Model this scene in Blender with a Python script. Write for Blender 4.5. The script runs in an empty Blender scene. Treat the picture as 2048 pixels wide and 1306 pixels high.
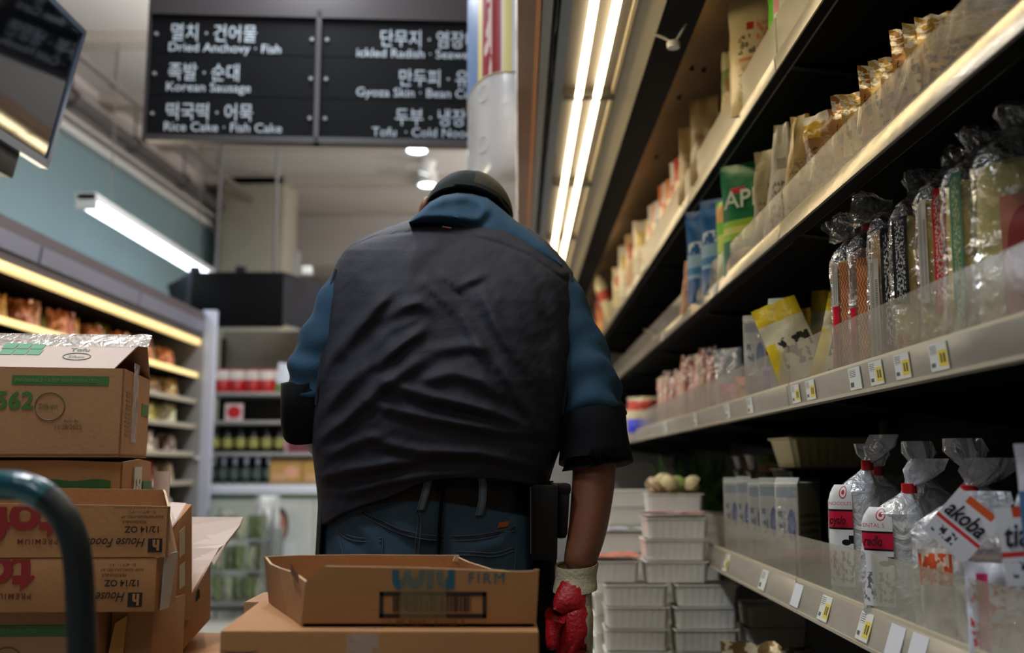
import bpy, bmesh, math, random
from mathutils import Vector, Matrix, noise
sc = bpy.context.scene
COL = sc.collection
PI = math.pi
# ------------------------------------------------------------------ camera
CAM_H = 1.0
FPX = 2000.0
VPX, HZ = 1035.0, 932.0                     # vanishing point of the aisle in the photograph
PITCH = math.atan((HZ - 653) / FPX)
YAW = math.atan((VPX - 1024) / FPX)
cam = bpy.data.cameras.new('camera')
cam.sensor_width = 36.0
cam.lens = FPX * 36.0 / 2048.0
cam.clip_start = 0.05
cam.dof.use_dof = True
cam.dof.focus_distance = 1.9
cam.dof.aperture_fstop = 2.2
camo = bpy.data.objects.new('camera', cam)
COL.objects.link(camo)
camo.location = (0, 0, CAM_H)
camo.rotation_euler = (PI / 2 + PITCH, 0, YAW)
sc.camera = camo
_R = camo.rotation_euler.to_matrix()
def W(px, py, Y):
    """the place at depth Y down the aisle that the photograph shows at px, py"""
    d = _R @ Vector(((px - 1024) / FPX, (653 - py) / FPX, -1.0))
    k = Y / d.y
    return Vector((d.x * k, Y, CAM_H + d.z * k))
# ------------------------------------------------------------------ world, exposure
wd = bpy.data.worlds.new('store_air'); sc.world = wd; wd.use_nodes = True
wd.node_tree.nodes['Background'].inputs[0].default_value = (0.80, 0.88, 1.0, 1)
wd.node_tree.nodes['Background'].inputs[1].default_value = 0.05
sc.view_settings.view_transform = 'Standard'
sc.view_settings.look = 'None'
sc.view_settings.gamma = 1.0
sc.view_settings.exposure = 0.0
sc.view_settings.use_curve_mapping = False
try:
    sc.cycles.use_denoising = True
    sc.cycles.max_bounces = 10
    sc.cycles.transparent_max_bounces = 24
    sc.cycles.caustics_reflective = False
    sc.cycles.caustics_refractive = False
    sc.cycles.sample_clamp_indirect = 4.0
except Exception:
    pass
# store lamps: long strip lamps under the ceiling (out of the frame, above and behind the camera)
def area(name, loc, size, size_y, power, color, rot=(0, 0, 0), spread=PI):
    l = bpy.data.lights.new(name, 'AREA'); l.shape = 'RECTANGLE'; l.size = size; l.size_y = size_y
    l.energy = power; l.color = color; l.spread = spread
    o = bpy.data.objects.new(name, l); COL.objects.link(o); o.location = loc; o.rotation_euler = rot
    return o
COOL = (0.86, 0.93, 1.0)
WARM = (1.0, 0.86, 0.62)
NEUT = (1.0, 0.965, 0.94)
for ly, pw in ((-1.4, 15), (1.5, 50), (4.4, 60)):
    area('ceiling_lamp', (-0.95, ly, 3.5), 0.3, 1.3, pw, COOL)
area('ceiling_lamp', (1.3, 9.4, 3.5), 0.3, 2.0, 50, NEUT)
area('ceiling_lamp', (-0.95, 7.0, 3.55), 0.3, 1.6, 40, COOL)
# the warm lamps of the cooler across the aisle, shining out of it
area('cooler_lamp', (-2.17, 4.6, 1.80), 3.2, 0.05, 16, WARM, (0, -PI / 2 + 0.25, 0)).rotation_euler = (PI / 2, 0, -PI / 2)
# unseen uplights without fixtures, added to brighten the ceiling
for lx, ly, pw in ((-0.95, 5.2, 84), (1.35, 7.2, 84), (1.35, 9.6, 84), (-0.95, 2.5, 30)):
    area('ceiling_fill_uplight', (lx, ly, 3.0), 0.3, 1.6, pw, NEUT, (PI, 0, 0))

# ------------------------------------------------------------------ materials
def lin(c):
    out = []
    for v in c[:3]:
        v = v / 255.0
        out.append(v / 12.92 if v <= 0.04045 else ((v + 0.055) / 1.055) ** 2.4)
    return (out[0], out[1], out[2], 1.0)
_mats = {}
def mat(name, c, rough=0.6, metal=0.0, bump=0.0, bscale=60.0, var=0.0, vscale=8.0, spec=0.5, alpha=1.0,
        emit=0.0, ecol=None, aniso=None, coat=0.0, trans=0.0, stretch=(1, 1, 1)):
    if name in _mats: return _mats[name]
    m = bpy.data.materials.new(name); m.use_nodes = True
    nt = m.node_tree; b = nt.nodes['Principled BSDF']; L = nt.links
    b.inputs['Base Color'].default_value = lin(c)
    b.inputs['Roughness'].default_value = rough
    b.inputs['Metallic'].default_value = metal
    b.inputs['Specular IOR Level'].default_value = spec
    b.inputs['Alpha'].default_value = alpha
    b.inputs['Coat Weight'].default_value = coat
    b.inputs['Transmission Weight'].default_value = trans
    if emit:
        b.inputs['Emission Color'].default_value = lin(ecol or c)
        b.inputs['Emission Strength'].default_value = emit
    if bump or var:
        tc = nt.nodes.new('ShaderNodeTexCoord'); mp = nt.nodes.new('ShaderNodeMapping')
        mp.inputs['Scale'].default_value = stretch
        L.new(tc.outputs['Object'], mp.inputs['Vector'])
    if var:
        n = nt.nodes.new('ShaderNodeTexNoise'); n.inputs['Scale'].default_value = vscale; n.inputs['Detail'].default_value = 5
        L.new(mp.outputs[0], n.inputs['Vector'])
        mx = nt.nodes.new('ShaderNodeMix'); mx.data_type = 'RGBA'
        lc = lin(c)
        mx.inputs['A'].default_value = [max(0, v * (1 - var)) for v in lc[:3]] + [1]
        mx.inputs['B'].default_value = [min(1, v * (1 + var)) for v in lc[:3]] + [1]
        cr = nt.nodes.new('ShaderNodeMapRange'); cr.inputs['From Min'].default_value = 0.3; cr.inputs['From Max'].default_value = 0.7
        L.new(n.outputs['Fac'], cr.inputs['Value']); L.new(cr.outputs[0], mx.inputs['Factor'])
        L.new(mx.outputs['Result'], b.inputs['Base Color'])
    if bump:
        n2 = nt.nodes.new('ShaderNodeTexNoise'); n2.inputs['Scale'].default_value = bscale; n2.inputs['Detail'].default_value = 6
        L.new(mp.outputs[0], n2.inputs['Vector'])
        bp = nt.nodes.new('ShaderNodeBump'); bp.inputs['Strength'].default_value = bump; bp.inputs['Distance'].default_value = 0.01
        L.new(n2.outputs['Fac'], bp.inputs['Height']); L.new(bp.outputs[0], b.inputs['Normal'])
    _mats[name] = m
    return m
def film(name, c=(235, 238, 240), opac=0.22, rough=0.12, bump=0.5, bscale=35.0, gl=0.3):
    """thin clear plastic: mostly see-through, with a glossy and a faintly milky share"""
    if name in _mats: return _mats[name]
    m = bpy.data.materials.new(name); m.use_nodes = True
    nt = m.node_tree; L = nt.links; b = nt.nodes['Principled BSDF']; out = nt.nodes['Material Output']
    b.inputs['Base Color'].default_value = lin(c); b.inputs['Roughness'].default_value = rough
    b.inputs['Specular IOR Level'].default_value = 0.9
    t = nt.nodes.new('ShaderNodeBsdfTransparent'); g = nt.nodes.new('ShaderNodeBsdfGlossy')
    g.inputs['Roughness'].default_value = rough
    a = nt.nodes.new('ShaderNodeMixShader'); a.inputs[0].default_value = opac
    L.new(t.outputs[0], a.inputs[1]); L.new(b.outputs[0], a.inputs[2])
    f = nt.nodes.new('ShaderNodeLayerWeight'); f.inputs['Blend'].default_value = gl
    a2 = nt.nodes.new('ShaderNodeMixShader')
    mm = nt.nodes.new('ShaderNodeMath'); mm.operation = 'MULTIPLY'; mm.inputs[1].default_value = 0.8
    L.new(f.outputs['Facing'], mm.inputs[0]); L.new(mm.outputs[0], a2.inputs[0])
    L.new(a.outputs[0], a2.inputs[1]); L.new(g.outputs[0], a2.inputs[2]); L.new(a2.outputs[0], out.inputs['Surface'])
    if bump:
        tc = nt.nodes.new('ShaderNodeTexCoord'); n = nt.nodes.new('ShaderNodeTexNoise')
        n.inputs['Scale'].default_value = bscale; n.inputs['Detail'].default_value = 4; n.inputs['Distortion'].default_value = 1.5
        bp = nt.nodes.new('ShaderNodeBump'); bp.inputs['Strength'].default_value = bump; bp.inputs['Distance'].default_value = 0.02
        L.new(tc.outputs['Object'], n.inputs['Vector']); L.new(n.outputs['Fac'], bp.inputs['Height'])
        for s in (b, g, f): L.new(bp.outputs[0], s.inputs['Normal'])
    _mats[name] = m
    return m
def pmat(name, base, items, rough=0.4, metal=0.0, bump=0.0, bscale=40.0, var=0.0, coat=0.0):
    """printed material in UV space. items: ('rect'|'ell'|'bars'|'scrib'|'wave', u0, v0, u1, v1, colour[, n])"""
    if name in _mats: return _mats[name]
    m = mat(name, base, rough, metal, bump, bscale, var, coat=coat)
    nt = m.node_tree; L = nt.links; b = nt.nodes['Principled BSDF']
    uv = nt.nodes.new('ShaderNodeTexCoord'); sp = nt.nodes.new('ShaderNodeSeparateXYZ')
    L.new(uv.outputs['UV'], sp.inputs[0])
    def M(op, a, bb=None):
        n = nt.nodes.new('ShaderNodeMath'); n.operation = op
        for i, v in enumerate((a, bb)):
            if v is None: continue
            if isinstance(v, (int, float)): n.inputs[i].default_value = v
            else: L.new(v, n.inputs[i])
        return n.outputs[0]
    u, v = sp.outputs[0], sp.outputs[1]
    src = b.inputs['Base Color'].links[0].from_socket if b.inputs['Base Color'].is_linked else None
    for it in items:
        k, u0, v0, u1, v1, c = it[:6]
        du = M('ABSOLUTE', M('SUBTRACT', u, (u0 + u1) / 2)); dv = M('ABSOLUTE', M('SUBTRACT', v, (v0 + v1) / 2))
        hu, hv = (u1 - u0) / 2, (v1 - v0) / 2
        if k == 'ell':
            a = M('POWER', M('DIVIDE', du, hu), 2.0); bb = M('POWER', M('DIVIDE', dv, hv), 2.0)
            f = M('LESS_THAN', M('ADD', a, bb), 1.0)
        else:
            f = M('MULTIPLY', M('LESS_THAN', du, hu), M('LESS_THAN', dv, hv))
            if k == 'bars': f = M('MULTIPLY', f, M('GREATER_THAN', M('FRACT', M('MULTIPLY', u, it[6])), 0.5))
            if k == 'rows': f = M('MULTIPLY', f, M('GREATER_THAN', M('FRACT', M('MULTIPLY', v, it[6])), 0.5))
            if k == 'wave':
                s = M('SINE', M('MULTIPLY', v, it[6] * 6.28)); ph = M('ADD', M('MULTIPLY', u, it[7]), M('MULTIPLY', s, 0.35))
                f = M('MULTIPLY', f, M('GREATER_THAN', M('FRACT', ph), 0.5))
            if k == 'scrib':
                n = nt.nodes.new('ShaderNodeTexNoise'); n.inputs['Scale'].default_value = it[6]; n.inputs['Detail'].default_value = 3
                mp = nt.nodes.new('ShaderNodeMapping'); mp.inputs['Scale'].default_value = (it[7] if len(it) > 7 else 1.0, it[8] if len(it) > 8 else 1.0, 1)
                L.new(uv.outputs['UV'], mp.inputs[0]); L.new(mp.outputs[0], n.inputs['Vector'])
                f = M('MULTIPLY', f, M('GREATER_THAN', n.outputs['Fac'], 0.52))
        mx = nt.nodes.new('ShaderNodeMix'); mx.data_type = 'RGBA'
        L.new(f, mx.inputs['Factor'])
        if src is None: mx.inputs['A'].default_value = lin(base)
        else: L.new(src, mx.inputs['A'])
        mx.inputs['B'].default_value = lin(c)
        src = mx.outputs['Result']
    if src is not None: L.new(src, b.inputs['Base Color'])
    return m
# ------------------------------------------------------------------ object helpers
def tag(o, label=None, cat=None, group=None, kind=None):
    if label: o['label'] = label
    if cat: o['category'] = cat
    if group: o['group'] = group
    if kind: o['kind'] = kind
    return o
def empty(name, loc=(0, 0, 0), rz=0.0, label=None, cat=None, group=None):
    o = bpy.data.objects.new(name, None); COL.objects.link(o); o.location = loc; o.rotation_euler = (0, 0, rz)
    o.empty_display_size = 0.05
    return tag(o, label, cat, group)
class MB:
    """collects faces, builds ONE mesh object"""
    def __init__(s): s.v = []; s.f = []; s.uv = []; s.mi = []
    def add(s, vs, fs, uvs=None, mi=0):
        o = len(s.v); s.v += [tuple(p) for p in vs]
        for i, f in enumerate(fs):
            s.f.append([k + o for k in f]); s.mi.append(mi)
            s.uv.append([uvs[k] for k in f] if uvs else [(0, 0)] * len(f))
        return s
    def box(s, a, b, mi=0, M=None):
        (x0, y0, z0), (x1, y1, z1) = a, b
        vs = [Vector(p) for p in ((x0, y0, z0), (x1, y0, z0), (x1, y1, z0), (x0, y1, z0), (x0, y0, z1), (x1, y0, z1), (x1, y1, z1), (x0, y1, z1))]
        if M: vs = [M @ p for p in vs]
        return s.hexa(vs, mi)
    def hexa(s, vs, mi=0):
        """8 corners: bottom ring then top ring; every face gets 0..1 UVs (front face 0,1,5,4)"""
        o = len(s.v); s.v += [tuple(p) for p in vs]
        q = [(0, 0), (1, 0), (1, 1), (0, 1)]
        for f in ((0, 1, 5, 4), (1, 2, 6, 5), (2, 3, 7, 6), (3, 0, 4, 7)):
            s.f.append([k + o for k in f]); s.uv.append(q); s.mi.append(mi)
        for f in ((3, 2, 1, 0), (4, 5, 6, 7)):
            s.f.append([k + o for k in f]); s.uv.append([(3, 3)] * 4); s.mi.append(mi)
        return s
    def quad(s, a, b, c, d, t=0.0, mi=0):
        """a sheet with real thickness t behind it"""
        a, b, c, d = [Vector(p) for p in (a, b, c, d)]
        n = (b - a).cross(d - a).normalized() * t
        return s.hexa([a, b, b - n, a - n, d, c, c - n, d - n], mi)
    def loft(s, rings, cap0=True, cap1=True, closed=True, mi=0, mij=None):
        n = len(rings[0]); o = len(s.v); m = len(rings)
        for r in rings: s.v += [tuple(p) for p in r]
        e = n if closed else n - 1
        for i in range(m - 1):
            for j in range(e):
                k = (j + 1) % n
                s.f.append([o + i * n + j, o + i * n + k, o + (i + 1) * n + k, o + (i + 1) * n + j]); s.mi.append(mij[j] if mij else mi)
                u0, u1, v0, v1 = j / e, (j + 1) / e, i / (m - 1), (i + 1) / (m - 1)
                s.uv.append([(u0, v0), (u1, v0), (u1, v1), (u0, v1)])
        if closed and cap0:
            s.f.append([o + j for j in range(n - 1, -1, -1)]); s.uv.append([(3, 3)] * n); s.mi.append(mi)
        if closed and cap1:
            s.f.append([o + (m - 1) * n + j for j in range(n)]); s.uv.append([(3, 3)] * n); s.mi.append(mi)
        return s
    def tube(s, pts, r, n=10, mi=0, flat=1.0):
        pts = [Vector(p) for p in pts]; m = len(pts)
        rs = r if isinstance(r, (list, tuple)) else [r] * m
        rings = []; up = None
        for i, p in enumerate(pts):
            t = (pts[min(i + 1, m - 1)] - pts[max(i - 1, 0)]).normalized()
            if up is None:
                up = Vector((0, 0, 1)) if abs(t.z) < 0.9 else Vector((1, 0, 0))
            a = (up - t * up.dot(t)).normalized(); up = a
            b = t.cross(a)
            rings.append([p + a * math.cos(2 * PI * k / n) * rs[i] * flat + b * math.sin(2 * PI * k / n) * rs[i] for k in range(n)])
        return s.loft(rings, mi=mi)
    def lathe(s, prof, n=24, c=(0, 0, 0), mi=0, rib=0.0):
        rings = []
        for (r, z) in prof:
            rings.append([(c[0] + r * (1 + (rib if k % 2 else 0)) * math.cos(2 * PI * k / n), c[1] + r * (1 + (rib if k % 2 else 0)) * math.sin(2 * PI * k / n), c[2] + z) for k in range(n)])
        return s.loft(rings, mi=mi)
    def build(s, name, m, parent=None, smooth=False, bevel=0.0, seg=2, subsurf=0, inv=None, angle=0.7):
        me = bpy.data.meshes.new(name)
        vs = s.v if inv is None else [tuple(inv @ Vector(p)) for p in s.v]
        me.from_pydata(vs, [], s.f); 
        for mm in (m if isinstance(m, (list, tuple)) else [m]): me.materials.append(mm)
        ul = me.uv_layers.new(name='UVMap'); k = 0
        flat = [c for f in s.uv for c in f]
        for i, c in enumerate(flat): ul.data[i].uv = c
        me.polygons.foreach_set('material_index', s.mi)
        if bevel or not smooth or True:
            bm = bmesh.new(); bm.from_mesh(me)
            if not bevel: bmesh.ops.remove_doubles(bm, verts=bm.verts, dist=1e-6)
            bmesh.ops.recalc_face_normals(bm, faces=bm.faces)
            if bevel:
                ed = [e for e in bm.edges if len(e.link_faces) == 2 and e.calc_face_angle(0) > 0.5]
                bmesh.ops.bevel(bm, geom=ed, offset=bevel, segments=seg, profile=0.6, affect='EDGES', clamp_overlap=True)
            if smooth or bevel:
                for f in bm.faces: f.smooth = True
                for e in bm.edges:
                    if len(e.link_faces) == 2 and e.calc_face_angle(0) > angle: e.smooth = False
            bm.to_mesh(me); bm.free()
        o = bpy.data.objects.new(name, me); COL.objects.link(o)
        if parent is not None: o.parent = parent
        if subsurf:
            md = o.modifiers.new('sub', 'SUBSURF'); md.levels = subsurf; md.render_levels = subsurf
        return o
def dup(o, loc=None, rz=None, label=None, group=None, rot=None, scale=None):
    c = o.copy(); COL.objects.link(c)
    if loc is not None: c.location = loc
    if rz is not None: c.rotation_euler = (0, 0, rz)
    if rot is not None: c.rotation_euler = rot
    if scale is not None: c.scale = scale
    if label: c['label'] = label
    if group: c['group'] = group
    for ch in list(o.children):
        d = ch.copy(); COL.objects.link(d); d.parent = c
        for g in ch.children:
            e = g.copy(); COL.objects.link(e); e.parent = d
    return c
def text_geo(txt, size, bold=0.0, align='LEFT', shear=0.0, sx=1.0, spacing=1.0):
    cu = bpy.data.curves.new('lettering', 'FONT'); cu.body = txt; cu.size = size; cu.align_x = align; cu.offset = bold * size
    cu.shear = shear; cu.space_character = spacing; cu.resolution_u = 3
    o = bpy.data.objects.new('lettering', cu); COL.objects.link(o)
    dg = bpy.context.evaluated_depsgraph_get(); dg.update()
    me = o.evaluated_get(dg).to_mesh()
    vs = [(v.co.x * sx, v.co.y) for v in me.vertices]; fs = [list(p.vertices) for p in me.polygons]
    bpy.data.objects.remove(o); bpy.data.curves.remove(cu)
    return vs, fs
def write(mb, txt, O, U, V, size, mi=0, bold=0.0, align='LEFT', shear=0.0, sx=1.0, spacing=1.0, lift=0.0008):
    """lay lettering on the plane through O with unit axes U (reading direction) and V (up)"""
    O, U, V = Vector(O), Vector(U).normalized(), Vector(V).normalized(); n = U.cross(V)
    vs, fs = text_geo(txt, size, bold, align, shear, sx, spacing)
    mb.add([O + U * x + V * y + n * lift for x, y in vs], fs, mi=mi)
    return mb
def ORD(i):
    return ['first', 'second', 'third', 'fourth', 'fifth', 'sixth', 'seventh', 'eighth', 'ninth', 'tenth', 'eleventh', 'twelfth', 'thirteenth', 'fourteenth', 'fifteenth', 'sixteenth', 'seventeenth', 'eighteenth', 'nineteenth', 'twentieth'][i]
def interp(tab, x):
    if x <= tab[0][0]: return tab[0][1]
    for (a, b), (c, d) in zip(tab, tab[1:]):
        if x <= c: return b + (d - b) * (x - a) / (c - a)
    return tab[-1][1]
def smooth_path(pts, k=6):
    """Catmull-Rom through the points"""
    pts = [Vector(p) for p in pts]; out = []
    for i in range(len(pts) - 1):
        p0, p1, p2, p3 = pts[max(i - 1, 0)], pts[i], pts[i + 1], pts[min(i + 2, len(pts) - 1)]
        for j in range(k):
            t = j / k
            out.append(0.5 * ((2 * p1) + (p2 - p0) * t + (2 * p0 - 5 * p1 + 4 * p2 - p3) * t * t + (3 * p1 - p0 - 3 * p2 + p3) * t ** 3))
    out.append(pts[-1])
    return out
# ================================================================== SETTING
M_floor = mat('floor_tiles', (188, 186, 178), 0.35, var=0.12, vscale=3)
M_ceil = mat('ceiling_paint', (206, 200, 196), 0.8, var=0.03, vscale=1.5)
M_teal = mat('teal_paint', (120, 146, 150), 0.7, var=0.04, vscale=2)
M_cream = mat('cream_paint', (176, 170, 152), 0.75, var=0.04)
M_back = mat('grey_paint', (170, 162, 152), 0.8, var=0.05, vscale=1.2)
M_white = mat('white_enamel', (215, 215, 212), 0.4)
M_pipe = mat('grey_pipe', (120, 114, 110), 0.5)
M_dkpipe = mat('dark_pipe', (84, 80, 80), 0.5)
CEIL = 3.8
def struct(name, mb, m, **k):
    return tag(mb.build(name, m, **k), kind='structure')
struct('floor', MB().box((-6, -4, -0.06), (5, 12.5, 0)), M_floor)
struct('ceiling', MB().box((-6, -4, CEIL), (5, 12.5, CEIL + 0.08)), M_ceil)
struct('wall_back', MB().box((-6, 11.6, 0), (5, 11.75, CEIL)), M_back)
struct('wall_right', MB().box((2.1, -4, 0), (2.22, 11.6, CEIL)), M_back)
# the teal wall runs slightly out of line with the aisle
A, B = Vector((-3.36, 3.0, 0)), Vector((-2.93, 11.6, 0))
dirw = (B - A).normalized(); nw = Vector((dirw.y, -dirw.x, 0))
def strip(z0, z1, off0, off1, y0=0.0, y1=None):
    a = A + dirw * y0; b = B if y1 is None else A + dirw * y1
    return MB().hexa([a + nw * off1 + Vector((0, 0, z0)), b + nw * off1 + Vector((0, 0, z0)), b + nw * off0 + Vector((0, 0, z0)), a + nw * off0 + Vector((0, 0, z0)),
                      a + nw * off1 + Vector((0, 0, z1)), b + nw * off1 + Vector((0, 0, z1)), b + nw * off0 + Vector((0, 0, z1)), a + nw * off0 + Vector((0, 0, z1))])
struct('wall_left', strip(0, 3.3, -0.15, 0.0), M_teal)
struct('trim_1', strip(3.3, 3.36, -0.15, 0.06), M_white)
struct('wall_left_upper', strip(3.36, CEIL, -0.25, -0.02), M_ceil)
# beams that cross the ceiling
mbm = []
for k, y in enumerate((6.15, 7.25, 8.3, 9.4, 10.5)):
    struct('ceiling_beam', MB().box((-3.6, y, CEIL - 0.07 - 0.02 * (k % 2)), (2.1, y + 0.16, CEIL)), mat('beam_paint', (186, 178, 168), 0.8))
# cream column beside the far end of the aisle
colm = MB().box(W(447, 300, 9.4).to_tuple()[:2] + (0,), (W(573, 300, 9.4).x, 9.95, CEIL))
struct('column', colm, M_cream, bevel=0.02)
struct('trim_2', MB().box((W(578, 300, 9.9).x, 9.85, 0), (W(604, 300, 9.9).x, 9.97, 3.15)), mat('pale_conduit', (190, 192, 196), 0.5))
struct('soffit', MB().box((-3.0, 10.9, 3.2), (2.1, 11.6, CEIL)), M_ceil, bevel=0.01)
struct('window_1', MB().box((W(598, 500, 11.5).x, 11.55, W(0, 520, 11.5).z), (W(655, 500, 11.5).x, 11.6, W(0, 458, 11.5).z)), mat('hatch_grey', (150, 150, 150), 0.5))
struct('window_2', MB().box((W(745, 500, 11.5).x, 11.55, W(0, 520, 11.5).z), (W(850, 500, 11.5).x, 11.6, W(0, 440, 11.5).z)), mat('hatch_grey', (150, 150, 150), 0.5))

# pipes along the ceiling edge (each one can be lifted off: things)
def pipe(name, label, off, z, r, m, cat='pipe', y0=1.5, y1=8.4, hang=(2.5, 3.5, 4.5, 5.5, 6.5, 7.5)):
    e = empty(name, A + dirw * y0 + nw * off, 0, label, cat)
    iv = Matrix.Translation(-Vector(e.location))
    MB().tube([A + dirw * y0 + nw * off + Vector((0, 0, z)), A + dirw * y1 + nw * off + Vector((0, 0, z))], r, 12).build('run', m, e, True, inv=iv)
    for h in hang:
        p = A + dirw * h + nw * off
        MB().tube([p + Vector((0, 0, z + r * 0.8)), p + Vector((0, 0, CEIL))], 0.008, 6).build('hanger', m, e, True, inv=iv)
        MB().tube([p + dirw * -0.03 + Vector((0, 0, z)), p + dirw * 0.03 + Vector((0, 0, z))], r * 1.35, 12).build('clamp', m, e, True, inv=iv)
    return e
pipe('ceiling_pipe', 'thick dark grey pipe hung along the ceiling edge just above the teal wall', 0.16, 3.47, 0.05, M_dkpipe)
pipe('ceiling_pipe', 'thin grey pipe hung from the ceiling, farther out than the thick dark pipe', 0.46, 3.56, 0.025, M_pipe)
pipe('ceiling_conduit', 'slim pale conduit tucked between the white wall trim and the thick dark pipe', 0.09, 3.40, 0.014, M_ceil, 'conduit', hang=(3, 6))
pb = empty('junction_box', A + dirw * 3.25 + nw * 0.16 + Vector((0, 0, 3.395)), 0, 'small dark junction box clipped to the thick dark pipe', 'electrical box')
MB().box((-0.05, -0.06, -0.06), (0.05, 0.06, 0.06)).build('housing', M_dkpipe, pb, bevel=0.01)
MB().box((-0.04, -0.066, -0.045), (0.04, -0.06, 0.045)).build('cover', M_dkpipe, pb)

# green exit sign far away
ex = empty('exit_sign', W(592, 432, 11.2), 0, 'small green lit sign hanging near the back wall beyond the column', 'sign')
MB().box((-0.11, -0.02, -0.09), (0.11, 0.02, 0.09)).build('panel', mat('exit_green', (96, 140, 70), 0.5, emit=0.12), ex, bevel=0.005)
MB().tube([(0, 0, 0.09), (0, 0, CEIL - ex.location.z)], 0.008, 6).build('rod', M_pipe, ex, True)

# ceiling downlights
M_lampw = mat('downlight_glow', (235, 245, 255), 0.5, emit=9.0)
for i, (px, py, rr, lab) in enumerate(((834, 301, 0.085, 'nearest of three round white downlights beyond the hanging sign, under its bottom edge'),
                             (848, 346, 0.07, 'middle of three round downlights in line above the capped head, tilted a little'),
                             (855, 370, 0.085, 'downlight lowest in view, closest to the dark cap of the stooping person'))):
    Y = (2.62) * 2000 / (932 - py)
    p = W(px, py, Y)
    d = empty('downlight', p, 0, lab, 'ceiling light', 'round downlights beyond the hanging sign')
    if i == 1: d.rotation_euler = (0.25, 0.35, 0)
    MB().lathe([(rr * 1.1, 0.14), (rr * 1.12, 0.0), (rr * 1.0, -0.004), (rr * 0.97, 0.006)], 20).build('can', M_white, d, True)
    MB().lathe([(rr * 0.96, 0.004), (rr * 0.9, -0.004), (0.001, -0.008)], 20).build('lamp', M_lampw, d, True)
    MB().tube([(0, 0, 0.13), (0, 0, max(0.15, CEIL - p.z) - (0.02 if i == 1 else 0))], 0.02, 8).build('stem', M_white, d, True)
MB_duct = empty('track_arm', W(866, 322, 9.1), 0, 'grey angled arm of a ceiling track above the two farther downlights', 'lamp arm')
MB().hexa([(-0.05, -0.3, 0), (0.03, -0.3, 0), (0.09, 0.3, 0), (0.02, 0.3, 0), (-0.05, -0.3, 0.08), (0.03, -0.3, 0.08), (0.09, 0.3, 0.08), (0.02, 0.3, 0.08)]).build('rail', M_pipe, MB_duct, bevel=0.006)
MB().tube([(0, 0, 0.07), (0, 0, CEIL - MB_duct.location.z)], 0.012, 6).build('rod', M_pipe, MB_duct, True)

# suspended bright linear lamp on the left
xs = -2.6
p0 = Vector((xs, 5.85, CAM_H + 1.585)); p1 = Vector((xs, 8.35, CAM_H + 1.585))
fl = empty('linear_lamp', p0, 0, 'long bright bluish white strip lamp hanging above the wall cooler by the teal wall', 'ceiling light')
MB().box((-0.06, 0, 0.0), (0.06, 2.5, 0.05)).build('housing', M_white, fl, bevel=0.008)
MB().loft([[(0.058 * math.cos(PI + PI * k / 8), y, 0.0 + 0.05 * math.sin(PI + PI * k / 8)) for k in range(9)] for y in (0.02, 2.48)], closed=False).build('diffuser', mat('strip_glow', (225, 236, 255), 0.5, emit=5.5), fl, True)
for y in (0.0, 2.48): MB().box((-0.062, y, -0.052), (0.062, y + 0.02, 0.05)).build('end_cap', M_white, fl)
for y in (0.35, 2.1): MB().tube([(0, y, 0.05), (0, y, CEIL - p0.z)], 0.004, 6).build('hanger', M_pipe, fl)
area('strip_lamp_light', (xs, 7.1, p0.z - 0.08), 0.1, 2.4, 8, COOL)

# ================================================================== HANGING SIGN
SY = 4.2
M_sign = mat('sign_board', (7, 8, 12), 0.55, spec=0.12)
M_frame = mat('sign_frame', (48, 42, 46), 0.4)
M_let = mat('sign_lettering', (182, 192, 202), 0.5)
bl, br = W(288, 283, SY), W(1012, 297, SY + 0.10)
U = (br - bl); width = U.length; U = U.normalized(); U.z = 0; U.normalize()
V = Vector((0, 0, 1)); N = U.cross(V)
s = empty('hanging_sign', bl, 0, 'large black aisle sign hung from the ceiling, listing foods in white Korean and English lettering', 'sign')
iv = Matrix.Translation(-bl)
k = SY / 2000.0
def SP(u, v, n=0.0): return bl + U * u + V * v + N * n
hgt = 283 * k * 1.03
def sbox(u0, u1, v0, v1, n0, n1, mb=None):
    mb = mb or MB()
    return mb.hexa([SP(u0, v0, n1), SP(u1, v0, n1), SP(u1, v0, n0), SP(u0, v0, n0), SP(u0, v1, n1), SP(u1, v1, n1), SP(u1, v1, n0), SP(u0, v1, n0)])
fr = MB()
for a in ((0, width, 0, 0.026), (0, width, hgt - 0.035, hgt + 0.16), (0, 0.012, 0, hgt), (width - 0.012, width, 0, hgt), (0.735, 0.757, 0, hgt)):
    sbox(*a, -0.03, 0.03, fr)
fr.build('frame', M_frame, s, inv=iv)
rowb = [(0.026, 0.205), (0.209, 0.400), (0.404, hgt - 0.035)]
for (v0, v1) in rowb:
    for (u0, u1) in ((0.012, 0.735), (0.757, width - 0.012)):
        sbox(u0, u1, v0, v1, -0.012, 0.012).build('panel', M_sign, s, inv=iv)
rows_l = [('멸치 · 건어물', 'Dried Anchovy · Fish'), ('족발 · 순대', 'Korean Sausage'), ('떡국떡 · 어묵', 'Rice Cake · Fish Cake')]
rows_r = [('단무지 · 염장미역', 'ickled Radish · Seaweed', 763, 715), ('만두피 · 유부', 'Gyoza Skin · Bean Curd', 810, 722), ('두부 · 냉장면', 'Tofu  · Cold Noodle', 810, 763)]
vk = [0.468, 0.285, 0.103]; 
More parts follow.
